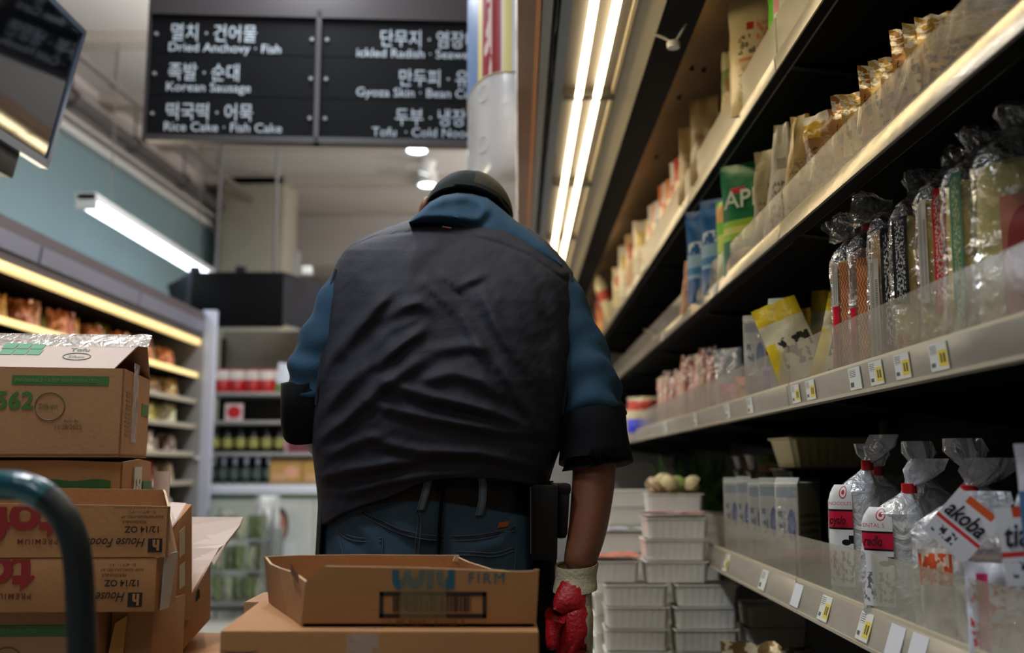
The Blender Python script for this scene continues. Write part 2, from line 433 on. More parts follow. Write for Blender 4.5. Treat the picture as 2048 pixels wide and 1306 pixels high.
for i in range(3):
    lt = MB(); lr = MB()
    kv = vk[i]
    write(lt, rows_l[i][0], SP(0.088 + 0.002 * (2 - i), kv, 0.0125), U, V, 0.088, bold=0.006, sx=0.80)
    write(lt, rows_l[i][1], SP(0.082 + 0.002 * (2 - i), kv - 0.056, 0.0125), U, V, 0.058, bold=0.006, sx=1.0)
    lt.build('lettering', M_let, s, inv=iv)
    u_of = lambda px: (px - 288 - 12 * i / 2.0) * k * 1.005
    write(lr, rows_r[i][0], SP(u_of(rows_r[i][2]) + 0.01, kv - 0.005, 0.0125), U, V, 0.088, bold=0.006, sx=0.80)
    write(lr, rows_r[i][1], SP(u_of(rows_r[i][3]) + 0.01, kv - 0.062, 0.0125), U, V, 0.058, bold=0.006, sx=1.0)
    lr.build('lettering', M_let, s, inv=iv)
    for u in (0.035, 0.715, 0.782, width - 0.04):
        c = SP(u, kv + (0.02 if u < 0.1 else 0.012), 0.012)
        MB().tube([c, c + N * 0.008], 0.0085, 10).build('bolt', mat('bolt_grey', (140, 140, 142), 0.4), s, True, inv=iv)
for u in (0.25, 1.25):
    MB().tube([SP(u, hgt + 0.15), Vector((SP(u, 0).x, SP(u, 0).y, CEIL))], 0.006, 6).build('cable', M_pipe, s, True, inv=iv)

# ================================================================== MONITOR
Yf, Yn = 2.9, 2.15
tf, bf = W(170, 62, Yf), W(93, 338, Yf)
tn, bn = Vector((tf.x, Yn, tf.z)), Vector((bf.x, Yn, bf.z))
tv = empty('television', (tf + bn) / 2, 0, 'flat black television hung from the ceiling, tilted down, mirroring bright lamps', 'television')
iv = Matrix.Translation(-Vector(tv.location))
nn = (bf - bn).cross(tn - bn).normalized()
if nn.x < 0: nn = -nn
up = (tn - bn).normalized(); fw = Vector((0, 1, 0))
def tvp(a, b, n): return bn + fw * a + up * b + nn * n
Hh = (tn - bn).length; Ww = Yf - Yn
def tvbox(a0, a1, b0, b1, n0, n1, mb=None):
    mb = mb or MB()
    return mb.hexa([tvp(a0, b0, n1), tvp(a1, b0, n1), tvp(a1, b0, n0), tvp(a0, b0, n0), tvp(a0, b1, n1), tvp(a1, b1, n1), tvp(a1, b1, n0), tvp(a0, b1, n0)])
bz = MB(); t = 0.016
tvbox(0, Ww, 0, t * 1.5, -0.02, 0.006, bz); tvbox(0, Ww, Hh - t, Hh, -0.02, 0.006, bz); tvbox(0, t, t, Hh - t, -0.02, 0.006, bz); tvbox(Ww - t, Ww, t, Hh - t, -0.02, 0.006, bz)
bz.build('bezel', mat('bezel_silver', (110, 122, 145), 0.3, 0.6), tv, inv=iv)
tvbox(t, Ww - t, t, Hh - t, -0.02, 0.0).build('screen', mat('tv_glass', (8, 10, 14), 0.06, spec=0.9, coat=0.6), tv, inv=iv)
tvbox(0.02, Ww - 0.02, 0.02, Hh - 0.02, -0.065, -0.02).build('back_shell', mat('black_plastic', (12, 12, 14), 0.5), tv, bevel=0.01, inv=iv)
tvbox(0.08, 0.62, -0.075, 0.02, -0.075, -0.015).build('bracket', mat('black_plastic', (12, 12, 14), 0.5), tv, bevel=0.008, inv=iv)
MB().tube([tvp(0.35, 0.2, -0.06), tvp(0.35, 0.2, -0.06) + Vector((-0.12, 0, 0.05)), Vector((tvp(0.35, 0.2, -0.06).x - 0.12, tvp(0.35, 0, 0).y, CEIL))], 0.025, 10).build('mount', mat('black_plastic', (12, 12, 14), 0.5), tv, True, inv=iv)
# ================================================================== RIGHT WALL COOLER
X = 0.62                                    # plane of the shelf fronts
def h(z): return CAM_H + z
Y0, Y1 = -0.14, 8.28
M_blk = mat('black_interior', (9, 8, 8), 0.6, spec=0.12)
M_dark = mat('dark_metal', (30, 28, 26), 0.45, 0.4)
M_rail = mat('rail_metal', (188, 182, 168), 0.30, 0.55, bump=0.12, bscale=9, var=0.06, stretch=(1, 1.2, 4))
M_raild = mat('rail_metal_polished', (214, 206, 188), 0.24, 0.8, bump=0.16, bscale=7, var=0.08, stretch=(1, 1.4, 3))
M_guard = film('acrylic_guard', (190, 178, 150), 0.22, 0.16, 0.07, 9.0, 0.15)
M_guardc = film('acrylic_guard_sheen', (200, 188, 156), 0.42, 0.3, 0.08, 8.0, 0.12)  # top shelf guard: mirrored light put into a milkier, more opaque cream
M_reflect = mat('lamp_reflector', (168, 156, 128), 0.4, 0.1)
M_traym = mat('lamp_tray_metal', (66, 60, 54), 0.45, 0.2)
M_brown = mat('wood_brown_trim', (140, 108, 88), 0.55, var=0.1)
M_orange = mat('amber_edge', (206, 140, 84), 0.5)
M_greym = mat('grey_metal', (150, 148, 146), 0.45, 0.3)
M_copper = mat('dull_steel', (206, 166, 116), 0.32, 0.35, bump=0.15, bscale=5, var=0.25, vscale=2.5)
M_tube = mat('warm_tube_glow', (255, 232, 186), 0.5, emit=10.0)
ZC = h(1.25)
cl = empty('wall_cooler', (0.7, 3.0, 0), 0, 'tall open wall cooler with bright tube-lit canopy and stepped metal shelves of packages', 'cooler')
ivc = Matrix.Translation(-Vector(cl.location))
def cp(mb, name, m, parent=None, **k): return mb.build(name, m, parent or cl, inv=ivc if parent is None else Matrix.Identity(4), **k)
class CB(MB):
    pass
cp(MB().box((1.28, Y0, 0.12), (1.34, Y1, ZC + 0.30)), 'back_panel', M_blk)
cp(MB().box((0.30, Y0, 0.10), (1.28, Y1, 0.155)), 'deck', M_dark)
cp(MB().box((0.34, Y0, 0.0), (1.34, Y1, 0.10)), 'plinth', M_dark)
cp(MB().hexa([(0.24, Y0, 0.08), (0.24, Y1, 0.08), (0.30, Y1, 0.08), (0.30, Y0, 0.08), (0.22, Y0, 0.24), (0.22, Y1, 0.24), (0.25, Y1, 0.24), (0.25, Y0, 0.24)]), 'front_lip', M_rail)
cp(MB().box((0.25, Y1, 0.0), (1.34, Y1 + 0.04, ZC + 0.3)), 'end_panel', M_greym)
# canopy
can = cp(MB().box((0.0, Y0, ZC + 0.05), (0.53, Y1, ZC + 0.32)).box((0.53, Y0, ZC + 0.28), (1.34, Y1, ZC + 0.32)), 'canopy', M_greym)
can_loc = Vector((0, 0, 0))
def cs(mb, name, m, **k):
    o = mb.build(name, m, can, inv=ivc, **k); return o
cs(MB().box((0.002, Y0, ZC), (0.052, Y1, ZC + 0.055)), 'fascia_trim', M_brown)
cs(MB().box((0.052, Y0, ZC - 0.004), (0.066, Y1, ZC + 0.055)), 'edge_strip', M_orange)
cs(MB().box((0.07, Y0, ZC + 0.0), (0.098, Y1, ZC + 0.052)), 'cable_channel', M_greym)
for i, dx in enumerate((0.102, 0.112)):
    pts = [(dx + 0.004 * math.sin(k * 1.7 + i), Y0 + 0.1 + k * 0.12, ZC + 0.014 + 0.005 * math.sin(k * 2.3 + i * 2)) for k in range(69)]
    cs(MB().tube(pts, 0.006, 6), 'cable', mat('black_cable', (16, 16, 18), 0.5), smooth=True)
cs(MB().box((0.12, Y0, ZC - 0.012), (0.150, Y1, ZC + 0.05)), 'grey_rib', mat('blue_grey_metal', (104, 112, 124), 0.4, 0.3))
cs(MB().hexa([(0.152, Y0, ZC + 0.012), (0.33, Y0, ZC + 0.012), (0.33, Y1, ZC + 0.012), (0.152, Y1, ZC + 0.012), (0.152, Y0, ZC + 0.05), (0.33, Y0, ZC + 0.05), (0.33, Y1, ZC + 0.05), (0.152, Y1, ZC + 0.05)]), 'lamp_tray', M_traym)
cs(MB().hexa([(0.33, Y0, ZC + 0.02), (0.405, Y0, ZC - 0.002), (0.405, Y1, ZC - 0.002), (0.33, Y1, ZC + 0.02), (0.33, Y0, ZC + 0.05), (0.415, Y0, ZC + 0.05), (0.415, Y1, ZC + 0.05), (0.33, Y1, ZC + 0.05)]), 'reflector', M_reflect)
cs(MB().box((0.318, Y0, ZC - 0.004), (0.328, Y1, ZC + 0.02)), 'ridge', M_reflect)
cs(MB().box((0.415, Y0, ZC + 0.02), (0.52, Y1, ZC + 0.06)), 'air_grille', M_blk)
cs(MB().hexa([(0.51, Y0, ZC + 0.02), (0.86, Y0, ZC + 0.24), (0.86, Y1, ZC + 0.24), (0.51, Y1, ZC + 0.02), (0.51, Y0, ZC + 0.05), (0.86, Y0, ZC + 0.27), (0.86, Y1, ZC + 0.27), (0.51, Y1, ZC + 0.05)]), 'steel_liner', M_copper)
for (px, py, x) in ((1372, 132, 0.58), (1322, 247, 0.60), (1425, 130, 0.64), (1400, 85, 0.58)):
    Y = x * 2000 / (px - 1035); z = ZC + 0.02 + (x - 0.51) * 0.22 / 0.35
    cs(MB().lathe([(0.008, -0.012), (0.008, 0.004)], 8, (x, Y, z)), 'screw', M_dark, smooth=True)
joints = [3.26 + 1.07 * k for k in range(-3, 6)]
for j in joints:
    if j < Y1 - 0.1:
        cs(MB().box((0.155, j - 0.02, ZC - 0.012), (0.33, j + 0.02, ZC + 0.014)), 'lamp_holder', M_traym)
    for x in (0.207, 0.268):
        if j - 1.07 + 1.05 < Y1 and j - 1.0 > Y0 - 0.4:
            a, b = max(Y0 + 0.02, j - 1.07 + 0.028), j - 0.028
            if b - a > 0.2:
                cs(MB().tube([(x, a, ZC - 0.016), (x, b, ZC - 0.016)], 0.0125, 12), 'lamp_tube', M_tube, smooth=True)
# clip with a price holder dangling from the reflector edge
def clip(px, py, x, z, lab):
    Y = x * 2000 / (px - 1035)
    e = empty('sign_clip', (x, Y, z), 0, lab, 'clip')
    MB().tube([(0, 0, 0.0), (0.03, 0, -0.012), (0.05, -0.01, -0.03)], 0.004, 8).build('stem', mat('clear_plastic_grey', (170, 165, 150), 0.3), e, True)
    MB().lathe([(0.001, -0.012), (0.018, -0.012), (0.020, 0), (0.018, 0.006), (0.001, 0.006)], 14, (0.055, -0.01, -0.035)).build('disc', M_white, e, True)
    MB().tube([(0.06, -0.01, -0.03), (0.10, -0.02, 0.035)], 0.003, 6).build('pin', M_white, e, True)
    return e
clip(1322, 28, 0.398, ZC - 0.002, 'small white plastic sign clip hanging from the edge of the lit canopy')
# shelves: rail bottoms at these heights; price rails come in modules
BZ = {'C': 0.932, 'D': 0.521, 'E': 0.135, 'F': -0.31}
mods = [-0.14, 1.08, 2.30, 3.52, 4.74, 5.96, 7.18, 8.28]
RH = {'C': 0.042, 'D': 0.046, 'E': 0.048, 'F': 0.056}
GH = {'C': 0.105, 'D': 0.082, 'E': 0.092, 'F': 0.100}
TOP = {}
M_tagw = pmat('price_tag_paper', (206, 206, 198), [('rows', .08, .55, .62, .9, (110, 110, 110), 13), ('rect', .08, .12, .38, .34, (70, 70, 70))], 0.5)
M_tagy = pmat('price_tag_yellow', (206, 206, 198), [('rect', .5, .12, .97, .72, (214, 190, 60)), ('rect', .60, .26, .70, .60, (60, 54, 30)), ('rect', .76, .26, .88, .60, (60, 54, 30)), ('rows', .06, .60, .44, .92, (110, 110, 110), 13), ('rect', .06, .14, .30, .30, (80, 80, 80))], 0.5)
M_tagb = mat('price_tag_blank', (205, 206, 212), 0.5)
rails_tags = {'E': [(1592, 'y'), (1622, 'y'), (1712, 'w'), (1755, 'y'), (1808, 'y'), (1882, 'y'), (1500, 'w'), (1455, 'w'), (1390, 'w'), (1330, 'w')],
              'F': [(1446, 'y'), (1518, 'w'), (1582, 'b'), (1636, 'y'), (1712, 'y'), (1770, 'b'), (1812, 'b'), (1925, 'w')],
              'D': [(1330, 'b'), (1440, 'b')], 'C': []}
for S in 'CDEF':
    b = BZ[S]; ya, yb = Y0, (Y1 if S != 'F' else 3.47)
    zt = h(b) + 0.036; TOP[S] = zt + 0.001
    sh = cp(MB().box((X + 0.012, ya, zt - 0.016), (1.27, yb, zt)), 'shelf', M_blk)
    for k in range(int((yb - ya) / 1.22) + 2):
        y = mods[k] if k < len(mods) else None
        if y is None or y > yb + 0.1: continue
        y = min(max(y, ya + 0.015), yb - 0.015)
        MB().hexa([(0.66, y - 0.012, zt - 0.02), (1.26, y - 0.012, zt - 0.10), (1.26, y + 0.012, zt - 0.10), (0.66, y + 0.012, zt - 0.02), (0.66, y - 0.012, zt - 0.016), (1.26, y - 0.012, zt - 0.016), (1.26, y + 0.012, zt - 0.016), (0.66, y + 0.012, zt - 0.016)]).build('bracket', M_dark, sh, inv=ivc)
    tl = {'C': .004, 'D': .0082, 'E': .012, 'F': .012}[S]                                   # rails lean back at the top or the bottom
    sgn = 1 if S in 'DF' else -1
    for k in range(len(mods) - 1):
        a, c = mods[k] + 0.004, min(mods[k + 1] - 0.004, yb)
        if c - a < 0.1: continue
        z0, z1 = h(b), h(b) + RH[S]
        x0, x1 = (X - tl, X + (0.0 if S == 'D' else 0.004)) if sgn > 0 else (X + 0.003, X - 0.002)
        MB().hexa([(x0, a, z0), (x0, c, z0), (X + 0.03, c, z0), (X + 0.03, a, z0), (x1, a, z1), (x1, c, z1), (X + 0.03, c, z1), (X + 0.03, a, z1)]).build('price_rail', M_raild if S == 'D' else M_rail, sh, inv=ivc, bevel=0.002)
        MB().box((X + 0.004, a, z1 - 0.004), (X + 0.012, c, z1 + 0.006)).build('guard_channel', mat('channel_cream', (196, 184, 156), 0.5), sh, inv=ivc)
        MB().box((X + 0.006, a + 0.002, z1), (X + 0.0095, c - 0.002, z1 + GH[S])).build('guard', M_guardc if S == 'C' else M_guard, sh, inv=ivc)
    MB().box((X - 0.004 - (tl if sgn > 0 else 0), ya, h(b) - 0.006), (X + 0.02, yb, h(b))).build('bumper', mat('bumper_pale', (170, 160, 140), 0.5) if S in 'EF' else M_blk, sh, inv=ivc)
    for (px, kd) in rails_tags[S]:
        Y = X * 2000 / (px - 1035)
        f = lambda t: X - tl * (1 - t) - 0.0025 if sgn > 0 else X + 0.002 - 0.004 * t - 0.0025
        za, zb = h(b) + RH[S] * 0.08, h(b) + RH[S] * 0.92
        w = 0.062
        xa, xb = (X - tl - 0.002, X + (0.0 if S == 'D' else 0.004) - 0.002) if sgn > 0 else (X + 0.0, X - 0.004)
        MB().hexa([(xa, Y + w / 2, za), (xa, Y - w / 2, za), (xa + 0.0015, Y - w / 2, za), (xa + 0.0015, Y + w / 2, za), (xb, Y + w / 2, zb), (xb, Y - w / 2, zb), (xb + 0.0015, Y - w / 2, zb), (xb + 0.0015, Y + w / 2, zb)]).build('price_tag', {'y': M_tagy, 'w': M_tagw, 'b': M_tagb}[kd], sh, inv=ivc)
clip(1290, 632, X - 0.03, h(0.63), 'small cream sign clip poking out from the second shelf, far down the aisle')

# giant plastic jar display, half round, fixed to the canopy front
M_jarw = film('jar_plastic', (222, 220, 222), 0.8, 0.25, 0.15, 6.0, 0.2)
jr = empty('jar_display', (-0.006, 3.62, 0), 0, 'oversized half-round plastic jar display with yellow label, fixed to the front of the cooler canopy', 'display')
def jar_ring(z, s=1.0):
    out = []
    for k in range(33):
        t = -PI / 2 + PI * k / 32
        out.append((-0.18 * s * math.cos(t) ** 0.75 if math.cos(t) > 1e-6 else 0.0, 0.40 * s * math.sin(t), z))
    return out
def jar_loft(prof, name, m, grow=0.0):
    rings = []
    for z, s_ in prof:
        r = jar_ring(z, s_ + grow); rings.append(r + [(0.001, p[1], z) for p in (r[-1], r[0])])
    return MB().loft(rings).build(name, m, jr, True)
zb = h(0.93)
jar_loft([(zb, 0.55), (zb + 0.004, 0.80), (zb + 0.02, 0.92), (zb + 0.06, 0.985), (zb + 0.12, 1.0), (h(1.29), 1.0), (h(1.8), 1.0), (h(1.9), 0.9), (h(1.98), 0.5)], 'jar_body', M_jarw)
jar_loft([(h(1.315), 1.0), (h(1.32), 1.0), (h(1.80), 1.0), (h(1.805), 1.0)], 'label_wrap', pmat('jar_label', (206, 190, 104), [('rect', 0, 0, 1, .04, (120, 34, 42)), ('rect', 0, .1, .010, 1, (200, 204, 216)), ('rect', .20, .1, .9, .95, (96, 120, 160)), ('rect', .045, .14, .17, .80, (196, 200, 210)), ('rect', .050, .27, .165, .60, (142, 36, 42)), ('scrib', .10, .30, .15, .54, (208, 186, 184), 7, 2, 1), ('scrib', .05, .16, .16, .25, (100, 104, 120), 30)], 0.4), 0.012)
for k, t in enumerate((-1.05,)):
    for j in range(5):
        z = h(1.02 + j * 0.06)
        c = Vector((-0.18 * math.cos(t) ** 0.75 - 0.003, 0.40 * math.sin(t), z)); nrm = Vector((-math.cos(t), math.sin(t) * 0.6, 0)).normalized(); tn_ = Vector((nrm.y, -nrm.x, 0))
        if j not in (1, 4): continue
        pts = [c + tn_ * 0.028 * math.cos(a * PI / 8) + Vector((0, 0, 0.028 * math.sin(a * PI / 8))) for a in range(17)]
        MB().tube(pts, 0.0025, 6).build('embossed_ring', M_jarw, jr, True)
# ================================================================== PRODUCTS ON THE RIGHT
def pouch(name, w, hh, t, m, seed=0, crumple=0.012, nu=10, nv=14, top=1.0, seal=0.06, lean=0.0, jag=0.0):
    """flat-bottomed plastic pouch, front towards -y, base at the origin"""
    rnd = random.Random(seed); fr, bk = [], []
    off = Vector((rnd.random() * 50, rnd.random() * 50, 0))
    mb = MB(); uv = []; vs = []
    for side in (-1, 1):
        for j in range(nv + 1):
            v = j / nv
            for i in range(nu + 1):
                u = i / nu
                ww = w * (1 + (top - 1) * v) * (1 - 0.05 * math.sin(PI * v))
                x = (u - 0.5) * ww
                tt = t * 0.5 * (1 - abs(2 * u - 1) ** 3.0) * (max(0.0, 1 - v) ** 0.55 * (1 - max(0, 0.12 - v) * 3) if v < 1 else 0)
                if v > 1 - seal: tt = 0.0008
                nz = noise.noise(Vector((u * 3.2, v * 4.2, seed * 3.1 + side * 0)) + off) + 0.5 * noise.noise(Vector((u * 9, v * 9, seed)) + off)
                y = side * tt + nz * crumple * (0.3 + 0.7 * v) * (1 if side < 0 else 0.9) + lean * v * v * hh
                z = v * hh + (jag * noise.noise(Vector((u * 14, 0, seed))) if j == nv else 0) + 0.25 * crumple * noise.noise(Vector((u * 5, 7, seed))) * v
                vs.append((x, y, z)); uv.append((u if side < 0 else u, v))
    n = nu + 1; N0 = n * (nv + 1); fs = []
    for s in (0, 1):
        for j in range(nv):
            for i in range(nu):
                a = s * N0 + j * n + i
                f = [a, a + 1, a + n + 1, a + n]
                fs.append(f if s == 0 else f[::-1])
    for j in range(nv):
        for i in (0, nu):
            a = j * n + i
            fs.append([a, a + n, N0 + a + n, N0 + a])
    for i in range(nu):
        fs.append([i, i + 1, N0 + i + 1, N0 + i]); a = nv * n + i
        fs.append([a, a + 1, N0 + a + 1, N0 + a])
    mb.add(vs, fs, uv)
    return mb.build(name, m, None, True)
def put(o, px, x, z, rz, label, cat, group=None, rx=0.0, ry=0.0):
    o.location = (x, x * 2000 / (px - VPX), z + 0.001); o.rotation_euler = (rx, ry, -math.radians(rz))
    return tag(o, label, cat, group)
def scr(u0, v0, u1, v1, c, n=16, a=1, b=2.2): return ('scrib', u0, v0, u1, v1, c, n, a, b)
zC, zD, zE, zF = TOP['C'], TOP['D'], TOP['E'], TOP['F']
foil = dict(rough=0.28, bump=0.3, bscale=30)
PG = 'pouches on the top shelf of the packed cooler'
# ---- top shelf
put(pouch('rice_pouch', .155, .345, .06, pmat('p_cream', (198, 180, 136), [('rect', .36, .70, .50, .77, (168, 44, 40)), scr(.18, .50, .52, .66, (96, 84, 58), 9, 1, 1.2), scr(.55, .5, .92, .78, (196, 120, 96), 9), ('rect', .2, .44, .85, .47, (190, 110, 76)), scr(.18, .1, .85, .40, (150, 130, 96), 26)], **foil), 3, .008), 1536, .67, zC, 28, 'tall cream pouch with a red square mark on the top shelf', 'pouch', PG)
put(pouch('snack_pouch', .15, .36, .06, pmat('p_limewhite', (220, 220, 210), [('rect', 0, 0, .3, 1, (96, 190, 40)), ('rect', .3, .4, .45, .8, (214, 150, 150))], **foil), 5), 1606, .67, zC, 62, 'white and lime green pouch on the top shelf, nearer than the cream pouch', 'pouch', PG)
put(pouch('slim_pouch', .10, .335, .03, pmat('p_tan1', (176, 160, 116), [scr(.2, .2, .8, .8, (150, 110, 80), 12)], **foil), 7, top=.6), 1500, .66, zC, 50, 'slim tan pouch with a pointed top, just behind the tall cream pouch', 'pouch', PG)
put(pouch('slim_pouch', .10, .30, .04, pmat('p_tan2', (186, 176, 130), [('rect', 0, .55, 1, .8, (120, 130, 84)), scr(.2, .3, .8, .7, (150, 60, 50), 10)], **foil), 9, top=.7), 1484, .66, zC, 45, 'slim pale green and tan pouch, farther of the two slim ones on the top shelf', 'pouch', PG)
put(pouch('brown_pouch', .13, .31, .03, pmat('p_kraft', (122, 100, 66), [scr(.2, .2, .8, .6, (96, 76, 50), 9)], **foil), 11, top=.85), 1424, .655, zC, 40, 'plain brown pouch standing on the top shelf, nearer of two brown ones', 'pouch', PG)
put(pouch('brown_pouch', .13, .30, .03, pmat('p_kraft2', (140, 118, 78), [scr(.2, .2, .8, .6, (96, 76, 50), 9)], **foil), 12, top=.85), 1398, .66, zC, 35, 'plain tan brown pouch on the top shelf, farther of two brown ones', 'pouch', PG)
cols = [((214, 200, 190), (190, 70, 60)), ((196, 80, 66), (226, 190, 160)), ((226, 214, 200), (180, 90, 70)), ((206, 120, 62), (230, 200, 160)), ((214, 196, 180), (210, 104, 60)), ((206, 112, 66), (236, 220, 200)), ((206, 206, 214), (120, 130, 160)), ((222, 170, 130), (236, 226, 210)), ((216, 206, 196), (196, 120, 90)), ((224, 196, 150), (236, 230, 220)), ((226, 220, 206), (170, 160, 150)), ((222, 212, 190), (196, 150, 110))]
for i, (c1, c2) in enumerate(cols[:10]):
    Y = 3.72 + i * 0.115
    o = pouch('seasoning_packet', .105, .225 + .02 * (i % 3), .045, pmat('p_row%d' % i, c1, [('rect', 0, .35, 1, .62, c2), scr(.15, .65, .85, .9, c2, 8), ('ell', .3, .08, .7, .3, c2)], **foil), 20 + i, .006, 6, 8)
    put(o, 1035 + .665 * 2000 / Y, .665, zC, 42, '%s packet from the near end of the orange, red and white packet row, top shelf' % ORD(i), 'packet', 'packets in a row on the top shelf')
for i, (px, c1, hh) in enumerate(((1300, (224, 214, 190), .27), (1282, (206, 170, 130), .29), (1266, (226, 218, 196), .31), (1252, (216, 200, 160), .25))):
    put(pouch('white_bag', .16, hh, .07, pmat('p_wb%d' % i, c1, [('rect', .1, .5, .5, .8, (196, 110, 80) if i % 2 else (214, 190, 110)), scr(.2, .2, .8, .45, (190, 170, 140), 9)], **foil), 40 + i, .015, 8, 10), px, .66, zC, 30, '%s of four pale crumpled bags past the orange packets, counted from nearest' % ORD(i), 'bag', 'pale bags far along the top shelf')
def bottle(name, r, hh, body, cap, lab=None, prof=None):
    e = empty(name)
    p = prof or [(r * .9, 0), (r, .01), (r, hh * .62), (r * .8, hh * .72), (r * .36, hh * .84), (r * .34, hh * .92)]
    MB().lathe(p, 16).build('body', body, e, True)
    MB().lathe([(r * .40, hh * .91), (r * .40, hh * .99), (r * .34, hh)], 12).build('cap', cap, e, True)
    if lab: MB().lathe([(r * 1.01, hh * .18), (r * 1.015, hh * .2), (r * 1.015, hh * .54), (r * 1.01, hh * .56)], 16).build('label_band', lab, e, True)
    return e
put(bottle('sauce_bottle', .05, .40, mat('cream_bottle', (214, 200, 160), 0.4), mat('blue_cap', (50, 120, 180), 0.4), pmat('bottle_lab', (220, 206, 170), [('rect', .2, .5, .9, .8, (190, 70, 50))])), 1229, .65, zC, 0, 'tilted cream squeeze bottle with a blue cap far down the top shelf', 'bottle', ry=-0.30)
put(pouch('orange_pack', .15, .25, .08, pmat('p_orange', (206, 110, 40), [('rect', 0, .75, 1, 1, (170, 66, 34)), ('rect', .1, .05, .9, .35, (226, 170, 90))], **foil), 51), 1213, .655, zC, 20, 'orange pack at the far end of the top shelf below the brown jar', 'pack')
jarb = empty('brown_jar')
MB().lathe([(.09, 0), (.1, .02), (.1, .24), (.08, .29), (.06, .3)], 18).build('body', mat('olive_jar', (92, 82, 56), 0.4, var=.3, vscale=20), jarb, True)
MB().lathe([(.066, .295), (.068, .34), (.06, .345)], 18).build('lid', mat('olive_jar_lid', (120, 108, 76), 0.5), jarb, True)
put(jarb, 1238, .80, zC, 0, 'round olive brown jar behind the orange pack on the top shelf', 'jar')
# ---- second shelf
gold = [pmat('p_gold%d' % i, c, [('rect', 0, .12, 1, .3, (120, 56, 34)), scr(.05, .3, .95, .7, (60, 34, 22), 7, 1, 1.5), ('rect', .2, .72, .8, .9, (222, 206, 160)), scr(0, .75, 1, 1, (236, 230, 214), 9)], 0.24, 0.25, .4, 26) for i, c in enumerate(((190, 150, 66), (206, 176, 104), (170, 116, 56)))]
for i in range(9):
    Y = 1.53 + .056 * i
    o = pouch('snack_pack', .15, .175 + .018 * (i % 3), .045, gold[i % 3], 60 + i, .014, 12, 12, jag=.012, seal=.1)
    put(o, 1035 + .722 * 2000 / Y, .722, zD, 16 + (i * 37 % 10), '%s gold and brown crinkled snack pack from the near end of the second shelf' % ORD(i), 'snack pack', 'gold snack packs on the second shelf', rx=-0.10)
put(pouch('yellow_pouch', .17, .29, .05, pmat('p_yel', (48, 50, 58), [('rect', .12, .06, .9, .86, (190, 150, 36)), ('rect', .3, .3, .6, .7, (160, 130, 70))], **foil), 75), 1709, .80, zD, 22, 'dark-edged yellow pouch standing behind the gold snack packs', 'pouch')
put(pouch('clear_snack_pack', .13, .20, .06, pmat('p_brownclear', (150, 110, 62), [('rect', 0, .7, .4, .95, (210, 170, 50)), scr(.1, .1, .9, .6, (96, 66, 40), 8), ('rect', 0, .9, .5, 1, (224, 218, 206))], 0.2, 0, .4, 26), 76, .02), 1682, .67, zD, 50, 'brown snack pack with yellow corner, last after the gold snack packs', 'snack pack')
put(pouch('cream_pouch', .13, .27, .045, pmat('p_cr2', (186, 160, 104), [scr(.2, .1, .8, .6, (150, 122, 78), 12)], **foil), 77, top=.35), 1622, .675, zD, 40, 'cream yellow pouch with peaked top on the second shelf', 'pouch')
put(pouch('white_pouch', .13, .305, .05, pmat('p_wh2', (196, 192, 178), [scr(.2, .1, .8, .5, (110, 106, 96), 12), ('rect', .3, .6, .7, .7, (150, 140, 130))], **foil), 78, top=.3), 1584, .675, zD, 40, 'white pouch with narrow peaked top on the second shelf', 'pouch')
put(pouch('grey_pouch', .12, .285, .04, pmat('p_tan3', (150, 138, 104), [('rect', .55, .55, .8, .66, (40, 40, 36)), scr(.2, .1, .8, .5, (110, 100, 76), 12)], **foil), 79, top=.7), 1553, .675, zD, 46, 'dull tan pouch next to the green pouch on the second shelf', 'pouch')
gp = pouch('green_pouch', .17, .335, .06, pmat('p_green', (16, 110, 66), [('rect', 0, .30, 1, .48, (150, 196, 60)), ('rect', 0, .36, 1, .42, (206, 214, 120)), ('ell', .1, -.12, .9, .22, (190, 160, 130)), ('rect', .2, .72, .5, .78, (180, 40, 60))], **foil), 80, .006)
put(gp, 1507, .68, zD, 40, 'bright green pouch with a lime band and white lettering, second shelf', 'pouch')
lt = MB(); write(lt, 'API', (-.062, -.028, .195), (1, 0, 0), (0, 0, 1), .075, bold=.01); lt.build('lettering', mat('white_ink', (210, 220, 210), 0.5), gp)
put(pouch('lime_pouch', .12, .28, .05, pmat('p_lime', (110, 190, 30), [('rect', .0, .75, 1, .95, (206, 160, 90)), ('rect', .1, .4, .6, .6, (190, 214, 90))], **foil), 81), 1471, .675, zD, 52, 'lime green pouch with orange top squeezed beside the green pouch', 'pouch')
pbm = pmat('p_blue', (16, 84, 150), [('rect', 0, .26, 1, .52, (140, 176, 204)), scr(.05, .53, .8, .66, (200, 214, 226), 6), ('rect', 0, .30, 1, .38, (60, 120, 176)), ('ell', .25, -.1, 1.1, .2, (200, 200, 190)), ('rect', .0, .82, .5, .9, (40, 110, 180))], **foil)
put(pouch('blue_pouch', .15, .315, .06, pbm, 82, .008), 1452, .67, zD, 34, 'blue pouch with pale band beside the lime pouch, nearer of two blue ones', 'pouch', 'blue pouches on the second shelf')
put(pouch('blue_pouch', .15, .325, .06, pbm, 83, .008), 1422, .66, zD, 26, 'blue pouch with pale band beside the peach pack, farther of two blue ones', 'pouch', 'blue pouches on the second shelf')
put(pouch('peach_pack', .13, .20, .09, pmat('p_peach', (188, 140, 108), [scr(.1, .3, .9, .8, (150, 100, 76), 5)], **foil), 84, top=.6), 1396, .66, zD, 30, 'rounded peach coloured pack beyond the blue pouches', 'pack')
